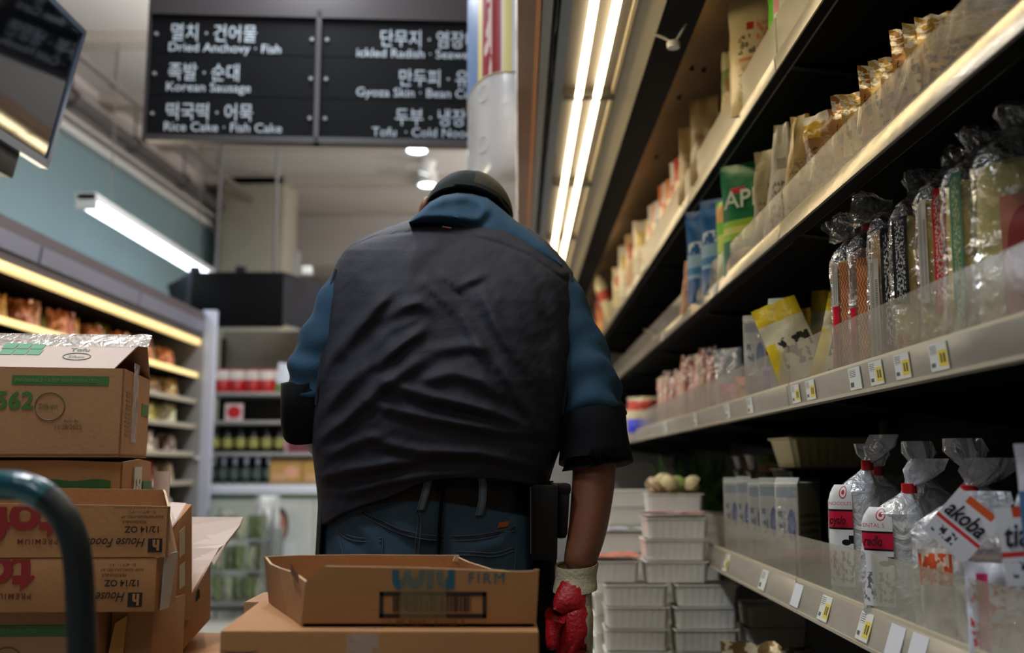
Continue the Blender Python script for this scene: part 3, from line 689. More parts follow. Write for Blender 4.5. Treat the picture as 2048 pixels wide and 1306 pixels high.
# ---- third shelf: tall clear bags of pickles
M_bag = film('bag_film_clear', (200, 200, 204), .07, .07, 1.0, 22, .48)
def tall_bag(seed, w, hh, t, inner, stripe, neck, bend):
    e = empty('pickle_bag')
    def ring(z, sw, st, cx=0, cy=0, n=26, cr=.004):
        out = []
        for k in range(n):
            a = 2 * PI * k / n
            c, s_ = math.cos(a), math.sin(a)
            x = math.copysign(abs(c) ** .7, c) * sw / 2; y = math.copysign(abs(s_) ** .7, s_) * st / 2
            r = 1 + cr * 18 * noise.noise(Vector((c * 2, s_ * 2, z * 26 + seed * 5)))
            out.append((x * r + cx, y * r + cy, z))
        return out
    rr = [ring(0.001, w * .86, t * .8), ring(.012, w, t)]
    for k in range(1, 10): rr.append(ring(.012 + (hh * .76 - .012) * k / 9, w * (1 - .05 * k / 9), t * (1 - .18 * k / 9), cr=.006))
    for z, s1 in ((.82, .72), (.87, .40), (.90, .24)): rr.append(ring(hh * z, w * s1, t * s1 * 1.1, cr=.012))
    MB().loft(rr).build('bag_film', M_bag, e, True)
    L_ = hh * .22; p = Vector((0, 0, hh * .895)); d = Vector((bend, -.25 * abs(bend), max(.15, 1 - abs(bend)))).normalized()
    mbn = MB(); rings = []
    for q, r_ in ((0, .12), (.2, .15), (.5, .27), (.8, .34), (1.0, .30)):
        c = p + d * L_ * q + Vector((0, 0, -.012 * q * q)); zz_ = []
        a_ = d.cross(Vector((0, 1, 0))).normalized(); b_ = d.cross(a_)
        for k in range(22):
            th = 2 * PI * k / 22; g = 1 + .5 * noise.noise(Vector((math.cos(th) * 2, math.sin(th) * 2, q * 2 + seed)))
            zz_.append(c + a_ * math.cos(th) * w * r_ * g + b_ * math.sin(th) * w * r_ * .5 * g)
        rings.append(zz_)
    mbn.loft(rings, cap1=False); top = max(v[2] for v in mbn.v)
    if top > .342: mbn.v = [(x, y, z - (top - .342) * min(1, max(0, (z - hh * .8) / (top - hh * .8)))) for x, y, z in mbn.v]
    mbn.build('bag_neck', M_bag, e, True)
    ri = [ring(.004, w * .8, t * .72, cr=0), ring(.014, w * .9, t * .86, cr=0)]
    for k in range(1, 7): ri.append(ring(.014 + hh * .70 * k / 6, w * (.9 - .1 * k / 6), t * (.84 - .2 * k / 6), cr=.003))
    ri.append(ring(hh * .77, w * .4, t * .3, cr=0))
    MB().loft(ri).build('pickles', inner, e, True)
    for (ux, uw, m, n0, n1) in stripe:                       # printed strips of the film
        vs, uv = [], []
        for j in range(19):
            z = hh * (n0 + (n1 - n0) * j / 18); kk = min(1, z / (hh * .76)); wz = w * (1 - .05 * kk) * (1 if z < hh * .76 else .86)
            for i in range(5):
                x = (ux + uw * (i / 4 - .5)) * wz
                xx = min(.97, abs(x) / (wz * .5))
                y = -t / 2 * (1 - .18 * kk) * (1 - xx ** 2.86) ** .35 - .003
                y += .004 * noise.noise(Vector((x * 30, z * 30, seed)))
                vs.append((x, y, z)); uv.append((i / 4, j / 18))
        fs = [[j * 5 + i, j * 5 + i + 1, j * 5 + i + 6, j * 5 + i + 5] for j in range(18) for i in range(4)]
        mb = MB(); mb.add(vs, fs, uv); mb.add([(a, b_ + .0006, c) for a, b_, c in vs], [f[::-1] for f in fs], uv)
        mb.build('printed_strip', m, e, True)
    if neck: MB().lathe([(w * .12, hh * .885), (w * .14, hh * .89), (w * .14, hh * .91), (w * .12, hh * .915)], 14).build('tie', neck, e, True)
    return e
P_red = pmat('ps_red', (196, 32, 40), [scr(.15, .05, .85, .95, (206, 190, 180), 10, 1, 3)], .35)
P_wave = pmat('ps_wave', (190, 150, 96), [('wave', 0, 0, 1, 1, (176, 66, 34), 11, 4)], .35)
P_blk = pmat('ps_black', (26, 26, 28), [scr(.2, .04, .8, .96, (176, 176, 172), 9, 1, 3)], .3)
P_crim = pmat('ps_crimson', (190, 16, 40), [scr(.1, .05, .9, .6, (16, 10, 12), 6, 1, 1.5)], .3)
P_grn = pmat('ps_green', (84, 128, 100), [scr(.2, .03, .8, .97, (176, 180, 130), 9, 1, 4)], .35)
P_fine = pmat('ps_fine', (176, 170, 158), [('rows', .14, .04, .50, .96, (96, 92, 88), 74), ('rows', .60, .10, .86, .80, (96, 92, 88), 58)], .3)
P_orn = pmat('ps_orange', (206, 130, 40), [scr(.1, .1, .9, .9, (60, 40, 20), 8)], .35)
I_yel = mat('pickle_yellow', (214, 190, 96), .4, var=.15, vscale=30, bump=.3, bscale=40)
I_tan = mat('pickle_tan', (190, 152, 98), .45, var=.25, vscale=25, bump=.4, bscale=40)
I_drk = mat('pickle_dark', (120, 88, 62), .45, var=.3, vscale=25, bump=.4, bscale=40)
PB = 'clear pickle bags on the third shelf'
specs = [(1714, .680, .088, .315, I_tan, [(-.37, .16, P_crim, .04, .46), (-.12, .24, P_wave, .1, .74), (-.37, .14, P_fine, .46, .74), (.3, .2, P_fine, .3, .7)], None, -.3, 24, 'clear tall bag with wavy orange print and crimson block, beside the yellow edged pouches'),
         (1751, .690, .088, .325, I_drk, [(-.38, .12, P_crim, .05, .40), (-.14, .26, P_wave, .06, .70)], mat('red_tie', (190, 30, 30), .4), -.85, 24, 'clear tall bag with a red-tied neck bent sideways and wavy orange print'),
         (1802, .690, .10, .335, I_tan, [(-.36, .18, P_fine, .04, .6), (-.08, .28, P_blk, .1, .76), (.24, .20, P_red, .2, .80)], None, -.95, 26, 'clear tall bag with a black lettered panel and a glossy neck folded sideways'),
         (1853, .695, .10, .335, I_yel, [(-.30, .26, P_blk, .3, .76), (.06, .20, P_red, .12, .80), (-.3, .2, P_orn, .03, .14)], None, .2, 26, 'clear tall bag with black print beside a wide red lettered strip'),
         (1914, .695, .105, .335, I_yel, [(-.36, .14, P_fine, .25, .76), (-.10, .20, P_red, .2, .80), (.36, .12, P_orn, .3, .7)], None, .4, 28, 'clear tall bag with grey and narrow red strips, just before the green lettered bag'),
         (1982, .700, .115, .335, I_yel, [(-.28, .15, P_grn, .05, .80)], None, .2, 30, 'clear tall bag of yellow radish with a narrow green lettered strip'),
         (2058, .705, .125, .335, mat('pickle_pale', (214, 200, 120), .4, var=.1, bump=.3, bscale=30), [(.1, .5, pmat('ps_pink', (176, 110, 92), [('ell', .1, .1, .9, .9, (150, 60, 56))], .35), .1, .6)], None, .3, 34, 'wide clear bag of pale yellow radish at the near edge of the third shelf')]
for (px, x, w, hh, inn, st, nk, bd, rz, lab) in specs:
    put(tall_bag(px, w, hh, .060, inn, st, nk, bd), px, x, zE, rz, lab, 'bag', PB)
for i, (px, x, hh) in enumerate(((2060, .835, .335), (1985, .835, .33), (1912, .83, .33), (1845, .83, .325))):
    put(tall_bag(px + 7, .11, hh, .075, I_drk, [(.1, .3, P_red if i % 2 else P_fine, .2, .8)], None, .4 - .3 * i), px, x, zE, 24, ('nearest', 'second nearest', 'third nearest', 'farthest')[i] + ' of the dim clear bags in the second row of the third shelf', 'bag', 'dim clear bags in the second row')
ypm = pmat('p_yw', (206, 196, 160), [('rect', 0, .8, 1, 1, (206, 176, 30)), ('rect', 0, 0, .22, .6, (206, 176, 30)), scr(.25, .3, .95, .62, (46, 42, 36), 6, 1, 1.6), ('rect', .3, .1, .8, .16, (60, 56, 46))], **foil)
for i, (px, x, hh, rz, ry) in enumerate(((1622, .70, .235, 18, -.36), (1632, .80, .25, 16, -.12), (1664, .81, .28, 14, .05), (1676, .70, .20, 22, .22))):
    put(pouch('yellow_white_pouch', .13, hh, .05, ypm, 90 + i, .018, top=.85), px, x, zE, rz, ['white pouch with yellow edge slumped toward the blue oval cartons', 'white pouch with yellow top band, upright, next to the slumped one', 'white pouch with yellow top band, tallest and deepest of the yellow edged ones', 'short white pouch with yellow edge pressed against the crimson-printed clear bag'][i], 'pouch', 'yellow edged white pouches on the third shelf', ry=ry)
def carton(w, d, hh, seed=0):
    e = empty('tofu_carton')
    M1 = pmat('carton_print', (206, 200, 180), [('ell', .54, .38, .90, .72, (44, 56, 140)), ('ell', .66, .46, .80, .64, (96, 106, 170)), scr(.12, .42, .44, .70, (96, 100, 94), 4, 1, 2.0), ('rect', .06, .84, .95, .95, (150, 158, 160)), ('rect', .2, .1, .8, .3, (170, 160, 130))], .25, 0, .2, 18)
    M2 = pmat('carton_side', (150, 142, 110), [('rows', .1, .1, .9, .7, (110, 104, 80), 12)], .35)
    b = MB().box((-w / 2, -d / 2, .001), (w / 2, d / 2, hh)); b.mi = [0, 1, 0, 1, 0, 0]
    b.build('box', [M1, M2], e, bevel=.003)
    MB().hexa([(-w / 2 - .001, -d / 2, hh - .004), (w / 2 + .001, -d / 2, hh - .004), (w / 2 + .001, -d / 2 + .004, hh - .004), (-w / 2 - .001, -d / 2 + .004, hh - .004),
               (-w / 2, -d / 2 + .006, hh + .012), (w / 2, -d / 2 + .006, hh + .012), (w / 2, -d / 2 + .009, hh + .012), (-w / 2, -d / 2 + .009, hh + .012)]).build('top_seam', mat('carton_seam', (150, 150, 140), .4), e)
    MB().box((-w / 2 + .002, -d / 2 - .0012, .004), (w / 2 - .002, -d / 2 - .0004, hh - .004)).build('film_wrap', film('carton_film', (230, 232, 240), .12, .08, .5, 30, .3), e)
    return e
car = carton(.062, .06, .232)
put(car, 1516, .67, zE, 22, 'cream carton with a blue oval, farther of two beside the yellow edged pouches', 'carton', 'blue oval cartons on the third shelf')
c2 = dup(car); put(c2, 1572, .67, zE, 26, 'cream carton with a blue oval, nearer one, touching the slumped yellow edged pouch', 'carton', 'blue oval cartons on the third shelf')
put(pouch('clear_pouch', .10, .20, .03, film('clear_sleeve', (190, 196, 200), .4, .08, .6, 22, .4), 97, .01), 1458, .675, zE, 40, 'small clear glossy pouch standing beyond the blue oval cartons, third shelf', 'pouch')
pinkm = [pmat('p_pink%d' % i, c, [('rect', 0, .1, .3, .9, (196, 140, 130)), scr(.1, .6, .9, 1, (226, 210, 196), 6), ('rect', .4, .2, .8, .5, c2_)], **foil) for i, (c, c2_) in enumerate((((170, 112, 100), (206, 170, 150)), ((150, 100, 84), (120, 60, 56)), ((196, 170, 140), (170, 110, 100))))]
for i in range(9):
    px = 1432 - i * 13
    put(pouch('crab_stick_pack', .075, .20 + .025 * ((i * 5) % 3), .05, pinkm[i % 3], 100 + i, .02, 8, 10, jag=.02), px, .665 + .02 * (i % 2), zE, 36, '%s pink frilled pack counting away from the clear glossy pouch, third shelf' % ORD(i), 'pack', 'pink frilled packs on the third shelf')
put(pouch('pink_pack', .075, .085, .05, pmat('p_hotpink', (206, 90, 110), [scr(.1, .2, .9, .8, (226, 170, 170), 6)], **foil), 111), 1462, .676, zE, 40, 'low hot pink pack seen through the clear guard of the third shelf', 'pack')
put(pouch('orange_red_pack', .075, .09, .05, pmat('p_orred', (214, 100, 60), [scr(.1, .2, .9, .8, (230, 170, 130), 6)], **foil), 112), 1492, .676, zE, 40, 'low orange red pack seen through the clear guard of the third shelf', 'pack')
put(pouch('purple_reflection', .06, .085, .05, pmat('p_purp', (110, 96, 160), [], **foil), 113), 1545, .668, zE, 40, 'purple reflection shaped as a low pack behind the guard under the blue oval cartons', 'pack')  # stands in for a purple reflection at the guard
put(pouch('red_white_pack', .17, .19, .1, pmat('p_rw', (200, 186, 150), [('rect', 0, .62, 1, .9, (196, 60, 44)), ('rect', 0, 0, 1, .38, (60, 66, 214))], **foil), 114, .02), 1284, .66, zE, 25, 'red topped pack with a vivid blue base on the third shelf near the rolled sleeve', 'pack')
put(pouch('cream_pack', .17, .16, .1, pmat('p_creamy', (206, 186, 130), [scr(.1, .3, .9, .9, (226, 214, 180), 5)], **foil), 115, .02), 1256, .66, zE, 25, 'cream pack just past the red topped pack on the third shelf', 'pack')
# ---- fourth shelf
for i, (px, w, x, rz) in enumerate(((1458, .046, .668, 20), (1484, .042, .682, 26), (1508, .047, .670, 22), (1534, .052, .676, 28))):
    c = dup(car); put(c, px, x, zF, rz, '%s white carton with a blue oval from the far end, lowest shelf' % ORD(i), 'carton', 'blue oval cartons on the lowest shelf')
    c.scale = (w / .062, .8, .97 + .02 * (i % 2))
c = dup(car); put(c, 1586, .700, zF, 44, 'white carton with a blue oval set apart, its dark side beside the noodle bags', 'carton', 'blue oval cartons on the lowest shelf'); c.scale = (1, 1.9, 1.0)
def rrect(w, d, r, n, z, cx=0, cy=0, rib=0.0, per=None):
    """rounded rectangle with evenly spaced points; rib alternates them inwards"""
    pts = []
    q = [(w / 2 - r, d / 2 - r, 0), (-w / 2 + r, d / 2 - r, PI / 2), (-w / 2 + r, -d / 2 + r, PI), (w / 2 - r, -d / 2 + r, 1.5 * PI)]
    poly = []
    for i, (x, y, a) in enumerate(q):
        for k in range(5): poly.append((x + r * math.cos(a + PI / 2 * k / 4), y + r * math.sin(a + PI / 2 * k / 4)))
    L_ = []; tot = 0
    for i in range(len(poly)):
        a, b = poly[i], poly[(i + 1) % len(poly)]; l = math.hypot(b[0] - a[0], b[1] - a[1]); L_.append((tot, l, a, b)); tot += l
    j = 0
    for k in range(n):
        s_ = tot * k / n
        while j < len(L_) - 1 and s_ > L_[j][0] + L_[j][1]: j += 1
        t0, l, a, b = L_[j]; f = (s_ - t0) / l if l > 0 else 0
        x, y = a[0] + (b[0] - a[0]) * f, a[1] + (b[1] - a[1]) * f
        g = 1 - (rib if k % 4 >= 2 else 0)
        pts.append((x * g + cx, y * g + cy, z))
    return pts
def tray(name, w, d, hh, m, rib=0.012, n=96, wall=.004, taper=.82, r=.02):
    mb = MB()
    w2, d2 = w * taper, d * taper
    rings = [rrect(w2 * .9, d2 * .9, r * .8, n, .001), rrect(w2, d2, r, n, .003, rib=rib), rrect(w * .955, d * .955, r, n, hh * .90, rib=rib), rrect(w * .96, d * .96, r, n, hh * .93), rrect(w, d, r, n, hh * .95), rrect(w, d, r, n, hh), rrect(w - .014, d - .014, r, n, hh), rrect(w * .93 - wall, d * .93 - wall, r, n, hh * .9, rib=rib), rrect(w2 - wall * 2, d2 - wall * 2, r, n, .006), rrect(w2 * .5, d2 * .5, r * .8, n, .006)]
    mb.loft(rings)
    return mb.build(name, m, None, True, angle=.5)
M_tr = mat('cream_tray', (206, 196, 150), .35, var=.08)
M_trb = mat('black_tray', (46, 46, 44), .3)
tb = tray('deli_tray', .29, .19, .088, M_trb, .02, 128)
for i in range(4):
    o = tb if i == 0 else dup(tb)
    if i == 3: o.data = o.data.copy(); o.data.materials[0] = M_tr
    o.location = (.905 + .012 * (i % 2) - (.01 if i == 3 else 0), 2.98, zF + .0885 * i + .001); o.rotation_euler = (0, 0, .1 if i == 3 else .0)
    tag(o, ['bottom dark ribbed tray', 'second dark ribbed tray from the bottom', 'dark ribbed tray right under the cream one', 'cream ribbed tray on top'][i] + ' of the stack behind the blue oval cartons', 'tray', 'stacked ribbed trays on the lowest shelf')
lf3 = MB().hexa([(-.16, -.105, -.002), (-.05, -.106, -.006), (-.05, -.104, -.006), (-.16, -.103, -.002), (-.15, -.094, .060), (-.045, -.096, .058), (-.045, -.094, .058), (-.15, -.092, .060)]).build('label_flap', pmat('flap_grey', (110, 112, 110), [('rect', .1, .05, .95, .5, (170, 136, 130)), scr(.2, .1, .8, .4, (150, 70, 70), 8)], .35), bpy.data.objects['deli_tray.002'])
tm = tray('ready_meal_tray', .15, .11, .05, M_trb, .01, 64)
MB().hexa([(-.05, -.066, -.004), (.05, -.066, -.004), (.05, -.064, -.004), (-.05, -.064, -.004), (-.054, -.052, .054), (.054, -.052, .054), (.054, -.050, .054), (-.054, -.050, .054)]).build('label_flap', pmat('flap_green', (110, 130, 100), [('rect', 0, 0, 1, .42, (176, 140, 130)), ('ell', .3, .45, .8, .9, (70, 84, 66)), scr(.2, .08, .8, .36, (120, 60, 60), 9)], .4), tm)
k = 0
for col_, (px, x) in enumerate(((1534, .80), (1504, .86))):
    n_ = 6
    for i in range(n_):
        o = tm if k == 0 else dup(tm); k += 1
        o.location = (x, x * 2000 / (px - VPX), zF + .0515 * i + .001); o.rotation_euler = (0, 0, -.2 + .1 * (i % 3))
        tag(o, '%s small dark meal tray from the bottom of the %s stack behind the cartons' % (ORD(i).capitalize(), ('nearer', 'farther')[col_]), 'meal tray', 'small labelled meal trays behind the cartons')
# noodle bags with red ties
def noodle_bag(seed, w, hh, t, inner, print_m, tie=True, lean=0.0):
    e = empty('noodle_bag')
    def ring(z, sw, st, cx=0.0, cr=.0, n=28):
        out = []
        for k in range(n):
            a = 2 * PI * k / n - PI / 2; c, s_ = math.cos(a), math.sin(a)
            x = math.copysign(abs(c) ** .72, c) * sw / 2; y = math.copysign(abs(s_) ** .72, s_) * st / 2
            r = 1 + cr * noise.noise(Vector((c * 2.5, s_ * 2.5, z * 14 + seed * 3)))
            out.append((x * r + cx, y * r, z))
        return out
    rr = [ring(.001, w * .8, t * .8), ring(.014, w * .98, t)]
    for k in range(1, 7): rr.append(ring(.014 + hh * .56 * k / 6, w * (1 - .03 * k / 6), t * (1 - .08 * k / 6), cr=.12))
    for z, s1 in ((.66, .80), (.72, .55), (.765, .30), (.79, .19), (.83, .18)): rr.append(ring(hh * z, w * s1, t * min(1, s1 * 1.25), cx=lean * (z - .6), cr=.1))
    for z, s1 in ((.87, .34), (.93, .55), (1.0, .50)): rr.append(ring(hh * z, w * s1, t * s1 * .7, cx=lean * (z - .6) * 1.2, cr=.55))
    MB().loft(rr, cap1=False).build('bag_film', film('noodle_film', (236, 240, 246), .55, .12, .7, 24, .35), e, True)
    ri = [ring(.004, w * .8, t * .7), ring(.016, w * .9, t * .82)]
    for k in range(1, 5): ri.append(ring(.016 + hh * .52 * k / 4, w * .88, t * .78, cr=.08))
    ri.append(ring(hh * .60, w * .5, t * .5))
    MB().loft(ri).build('noodles', inner, e, True)
    if tie: MB().loft([[(x * s_ + lean * .215, y * s_, hh * z) for x, y, z_ in ring(0, w * .19, t * .26)] for z, s_ in ((.785, 1.0), (.787, 1.14), (.845, 1.14), (.847, 1.0))]).build('tie', mat('red_tape', (190, 26, 24), .35), e, True)
    if print_m:
        vs, uv = [], []; wt_ = [(0, .97), (.6, .95), (.66, .84), (.70, .68)]; tt_ = [(0, 1.0), (.6, .92), (.66, .90), (.70, .74)]
        for j in range(25):
            v = .10 + .60 * j / 24; ww = w * interp(wt_, v); tz = t * interp(tt_, v)
            for i in range(9):
                x = ww * (-.44 + .52 * i / 8); xx = abs(x) / (ww * .5)
                vs.append((x + lean * max(0, hh * v - .6), -tz / 2 * (1 - xx ** 2.78) ** .36 - .004, hh * v)); uv.append((i / 8, j / 24))
        fs = [[j * 9 + i, j * 9 + i + 1, j * 9 + i + 10, j * 9 + i + 9] for j in range(24) for i in range(8)]
        mb = MB(); mb.add(vs, fs, uv); mb.add([(a, b + .0006, c) for a, b, c in vs], [f[::-1] for f in fs], uv)
        mb.build('printed_panel', print_m, e, True)
    return e
I_nood = mat('noodle_cream', (238, 232, 218), .5, var=.06, vscale=40, bump=.3, bscale=60)
I_brn = mat('noodle_tan', (176, 140, 92), .5, var=.15, vscale=40, bump=.3, bscale=60)
P_nd = pmat('noodle_print', (214, 214, 214), [('rect', 0, .555, 1, .755, (16, 12, 14)), ('rect', 0, .575, 1, .735, (186, 24, 56)), ('ell', .46, .86, .80, .99, (190, 40, 60)), ('ell', .50, .873, .76, .977, (218, 218, 220)), ('ell', .56, .90, .70, .95, (190, 40, 60)), ('ell', .55, .40, .90, .46, (20, 20, 22)), ('rect', .82, .42, 1, .50, (20, 20, 22)), ('scrib', 0, .04, 1, .34, (110, 110, 112), 6, 1, 2)], .3)
M_redink = mat('red_ink', (190, 30, 50), .4)
M_blkink = mat('black_ink', (20, 20, 22), .4)
NB = 'noodle bags with red ties on the lowest shelf'
bags = [(1697, .69, .105, .335, 34, 'white noodle bag with red tie and red banner, standing beside the dark carton side', 1),
        (1772, .675, .115, .285, 34, 'white noodle bag with red tie and red banner, nearer than its printed twin', 1),
        (1885, .70, .125, .285, 28, 'pale noodle bag with a red tie and no print, behind the white label cards', 0)]
for (px, x, w, hh, rz, lab, pr) in bags:
    b = noodle_bag(px, w, hh, .085, I_nood, P_nd if pr else None, lean=.14)
    if pr:
        lt = MB(); write(lt, 'NOODLES' if px == 1697 else 'ENTAL S', (-w * .36, -.0470, hh * .578), (1, -.03, .0), (0, 0, 1), .0100, bold=.0); lt.build('lettering', M_redink, b)
        lt = MB(); write(lt, 'oyalo' if px == 1697 else 'redlo', (-w * .36, -.0478, hh * .466), (1, -.02, .0), (0, 0, 1), .024, bold=.03, sx=.62, shear=.3); lt.build('lettering', mat('crimson_dark', (70, 8, 20), .4), b)
    put(b, px, x, zF, rz, lab, 'bag', NB)
for i, (px, x) in enumerate(((1758, .79), (1852, .80), (1945, .80))):
    b = noodle_bag(px + 3, .11, .32, .08, I_nood, None, lean=-.05)
    put(b, px, x, zF, 25, ['red-tied pale noodle bag in the second row behind the two printed ones', 'red-tied pale noodle bag in the second row behind the unprinted one', 'red-tied pale noodle bag in the second row nearest the frame edge'][i], 'bag', 'pale noodle bags in the second row')
def card_bag(px, x, w, hh, rz, lab, txt, inner, hue, cx, cz, rot, cw, chh):
    b = noodle_bag(px, w, hh, .10, inner, None, tie=False)
    e = pmat('card_' + txt, (214, 216, 224), [('rect', .25, .86, .85, 1, hue), ('rect', 0, .36, 1, .43, (206, 50, 50)), ('scrib', .1, .1, .6, .3, (40, 40, 44), 7)], .35)
    U_ = Vector((math.cos(rot), 0, math.sin(rot))); V_ = Vector((-math.sin(rot), 0, math.cos(rot))); c = Vector((cx, -.062, cz))
    q = [c - U_ * cw / 2 - V_ * chh / 2, c + U_ * cw / 2 - V_ * chh / 2, c + U_ * cw / 2 + V_ * chh / 2, c - U_ * cw / 2 + V_ * chh / 2]
    MB().quad(*q, .001).build('label_card', e, b)
    lt = MB(); write(lt, txt, q[0] + U_ * cw * .06 + V_ * chh * .50 + Vector((0, -.001, 0)), U_, V_, chh * .42, bold=.02, shear=.25, sx=.72)
    lt.build('lettering', M_blkink, b)
    return put(b, px, x, zF, rz, lab, 'bag', 'carded noodle bags on the lowest shelf')
card_bag(1962, .70, .11, .235, 32, 'tan bag with a small tilted white card lettered in black script over a red stripe', 'akoba', I_brn, (206, 90, 40), -.030, .187, -.72, .072, .082)
card_bag(2078, .71, .12, .235, 32, 'tan bag with a nearly straight orange topped white card, near edge of the lowest shelf', 'tiao', I_brn, (200, 70, 40), -.012, .172, .12, .085, .10)
put(pouch('orange_sachet', .05, .145, .025, pmat('p_osach', (214, 206, 196), [('rect', 0, .62, 1, .95, (206, 84, 40)), scr(.1, .62, .9, .95, (232, 206, 180), 4)], **foil), 121, .012), 1850, .648, zF, 34, 'small glossy orange and white sachet leaning before the unprinted noodle bag', 'sachet')
put(pouch('pink_ribbon_pack', .06, .14, .025, pmat('p_ribb', (204, 206, 218), [('rect', .3, .0, .55, .9, (206, 60, 110)), scr(.1, .2, .9, .8, (190, 60, 70), 6)], **foil), 122, .012), 1948, .645, zF, 40, 'small white pack with a pink ribbon stripe in front of the scripted card', 'pack')
put(pouch('blue_white_bag', .10, .30, .05, pmat('p_bw', (190, 190, 204), [('rect', 0, .4, 1, .8, (70, 110, 150)), ('rect', 0, .05, 1, .3, (196, 130, 150))], **foil), 123, .015), 2106, .68, zF, 40, 'blue, white and pink bag cut off by the frame edge, lowest shelf', 'bag')
# ---- foam tubs stacked on the deck, beyond the lowest shelf
M_foam = mat('foam_white', (228, 224, 214), .55, var=.03)
tub = tray('foam_tub', .205, .145, .0675, M_foam, .010, 112, .006, .91, .012)
kk = 0
M_lid = film('tub_film', (220, 226, 240), .30, .1, .6, 24, .35)
def tubs(x, Y, z0, n, where, rz=0.0, lid=False, dx=0.006):
    global kk
    rnd = random.Random(int(x * 1000 + Y * 100)); out = []
    for i in range(n):
        o = tub if kk == 0 else dup(tub); kk += 1
        o.location = (x + rnd.uniform(-dx, dx), Y + rnd.uniform(-dx, dx), z0 + .0680 * i + .0005); o.rotation_euler = (0, 0, rz + rnd.uniform(-.04, .04))
        lab = ('topmost foam tub' if i == n - 1 else 'lowest foam tub' if i == 0 else '%s foam tub from the bottom' % ORD(i)) + ' of ' + where
        tag(o, lab, 'foam tub', 'white foam tubs stacked on the cooler deck'); out.append(o)
    return out
DK = 0.156
s1 = tubs(.378, 3.28, DK, 7, 'the front stack hidden partly by the red glove')
s2 = tubs(.592, 3.28, DK, 7, 'the middle front stack below the lowest shelf')
s3 = tubs(.818, 3.30, DK, 6, 'the shaded front stack under the lowest shelf')
z2 = DK + .068 * 7 + .001
s4 = tubs(.503, 3.30, z2, 3, 'the three tubs set across two front stacks', dx=.003)
s5 = tubs(.290, 3.31, z2, 1, 'the single tub with red film beside the bare forearm')
s6 = tubs(.36, 3.58, DK, 9, 'the second row stack right behind the forearm')
s7 = tubs(.55, 3.60, DK, 11, 'the second row stack behind the crossing tubs')
s8 = tubs(.45, 4.1, DK, 11, 'the third row stack seen past the elbow', dx=.004)
def lidfilm(o, c, lab, seed):
    w, d = .21, .15; vs = []; 
    for j in range(9):
        for i in range(11):
            x, y = (i / 10 - .5) * w, (j / 8 - .5) * d
            vs.append((x, y, .004 + .008 * noise.noise(Vector((x * 22, y * 22, seed))) + .010))
    fs = [[j * 11 + i, j * 11 + i + 1, j * 11 + i + 12, j * 11 + i + 11] for j in range(8) for i in range(10)]
    mb = MB(); mb.add(vs, fs); mb.add([(a, b, c_ - .001) for a, b, c_ in vs], [f[::-1] for f in fs])
    p = mb.build('film_sheet', c, None, True)
    p.location = Vector(o.location) + Vector((0, 0, .068)); p.rotation_euler = o.rotation_euler
    return tag(p, lab, 'film cover')
lidfilm(s5[0], pmat('film_red', (226, 222, 220), [], .2, 0, .5, 20), 'crinkled clear and red film over the single tub beside the forearm', 1).data.materials[0] = mat('film_redwhite', (214, 120, 100), .2, var=.6, vscale=14, bump=.5, bscale=20)
lidfilm(s4[2], mat('film_pink', (206, 150, 146), .2, var=.4, vscale=14, bump=.5, bscale=20), 'crinkled pinkish film over the topmost crossing tub', 2)
lidfilm(s6[-1], mat('film_blue', (196, 204, 222), .2, var=.3, vscale=14, bump=.5, bscale=20), 'crinkled bluish white film over the tub stack behind the forearm', 3)
ms = [mat('mushroom_tan', (176, 150, 112), .5, var=.25, vscale=20), mat('mushroom_pale', (206, 190, 140), .5, var=.2, vscale=20), mat('mushroom_green', (150, 166, 90), .5, var=.3, vscale=20)]
zz = s7[-1].location.z + .068 + .002
for i in range(11):
    rr = .028 + .008 * ((i * 7) % 3) / 2
    o = MB().lathe([(.001, 0), (rr * .45, .001), (rr * .5, rr * .5), (rr * 1.0, rr * .8), (rr * .85, rr * 1.3), (rr * .4, rr * 1.6), (.001, rr * 1.68)], 12).build('mushroom', ms[i % 3 if i < 3 else i % 2], None, True)
    o.location = (.470 + .050 * (i % 4) + .012 * (i // 4) + .008 * math.sin(i * 2.1), 3.56 + .050 * (i // 4) + .006 * math.cos(i * 3), zz + .012 * (i % 2))
    o.rotation_euler = (.5 * math.sin(i * 1.7), .7 * math.cos(i * 2.3), i)
    tag(o, ['pale mushroom', 'tan mushroom', 'greenish mushroom'][2 if i == 2 else 0 if i % 2 else 1] + ' lying %s in the loose pile on the foam tubs, from the forearm' % ORD(i), 'mushroom', 'loose mushrooms on the foam tubs')
# leafy greens in the shade behind the tubs
lk = empty('leafy_greens', (.80, 4.6, 0), 0, 'dark green leafy bunch in the shade behind the foam tubs', 'vegetable')
rnd = random.Random(4)
lf = MB()
for i in range(46):
    a = rnd.uniform(-.9, .9); l = rnd.uniform(.16, .30); b = rnd.uniform(-.4, .4); x0 = rnd.uniform(-.12, .12); y0 = rnd.uniform(-.1, .1)
    vs = []
    for j in range(6):
        t = j / 5; w = .022 * math.sin(PI * min(1, t * .9 + .1)) + .002
        c = Vector((x0 + math.sin(a) * l * t, y0 + b * l * t, .02 + l * t - .12 * t * t * abs(a)))
        vs += [c + Vector((-w, 0, .004)), c + Vector((0, 0, -.004)), c + Vector((w, 0, .004))]
    fs = []
    for j in range(5):
        for i2 in range(2):
            k0 = j * 3 + i2; fs.append([k0, k0 + 1, k0 + 4, k0 + 3])
    lf.add(vs, fs)
lf.build('leaves', mat('dark_leaf', (48, 78, 30), .5, var=.3, vscale=30), lk, True)
MB().box((-.16, -.12, -.0), (.16, .12, .03)).build('crate_tray', M_foam, lk, bevel=.008)
s9 = tubs(.80, 4.6, DK, 9, 'the stack carrying the leafy greens', dx=.003)
lk.location.z = s9[-1].location.z + .069
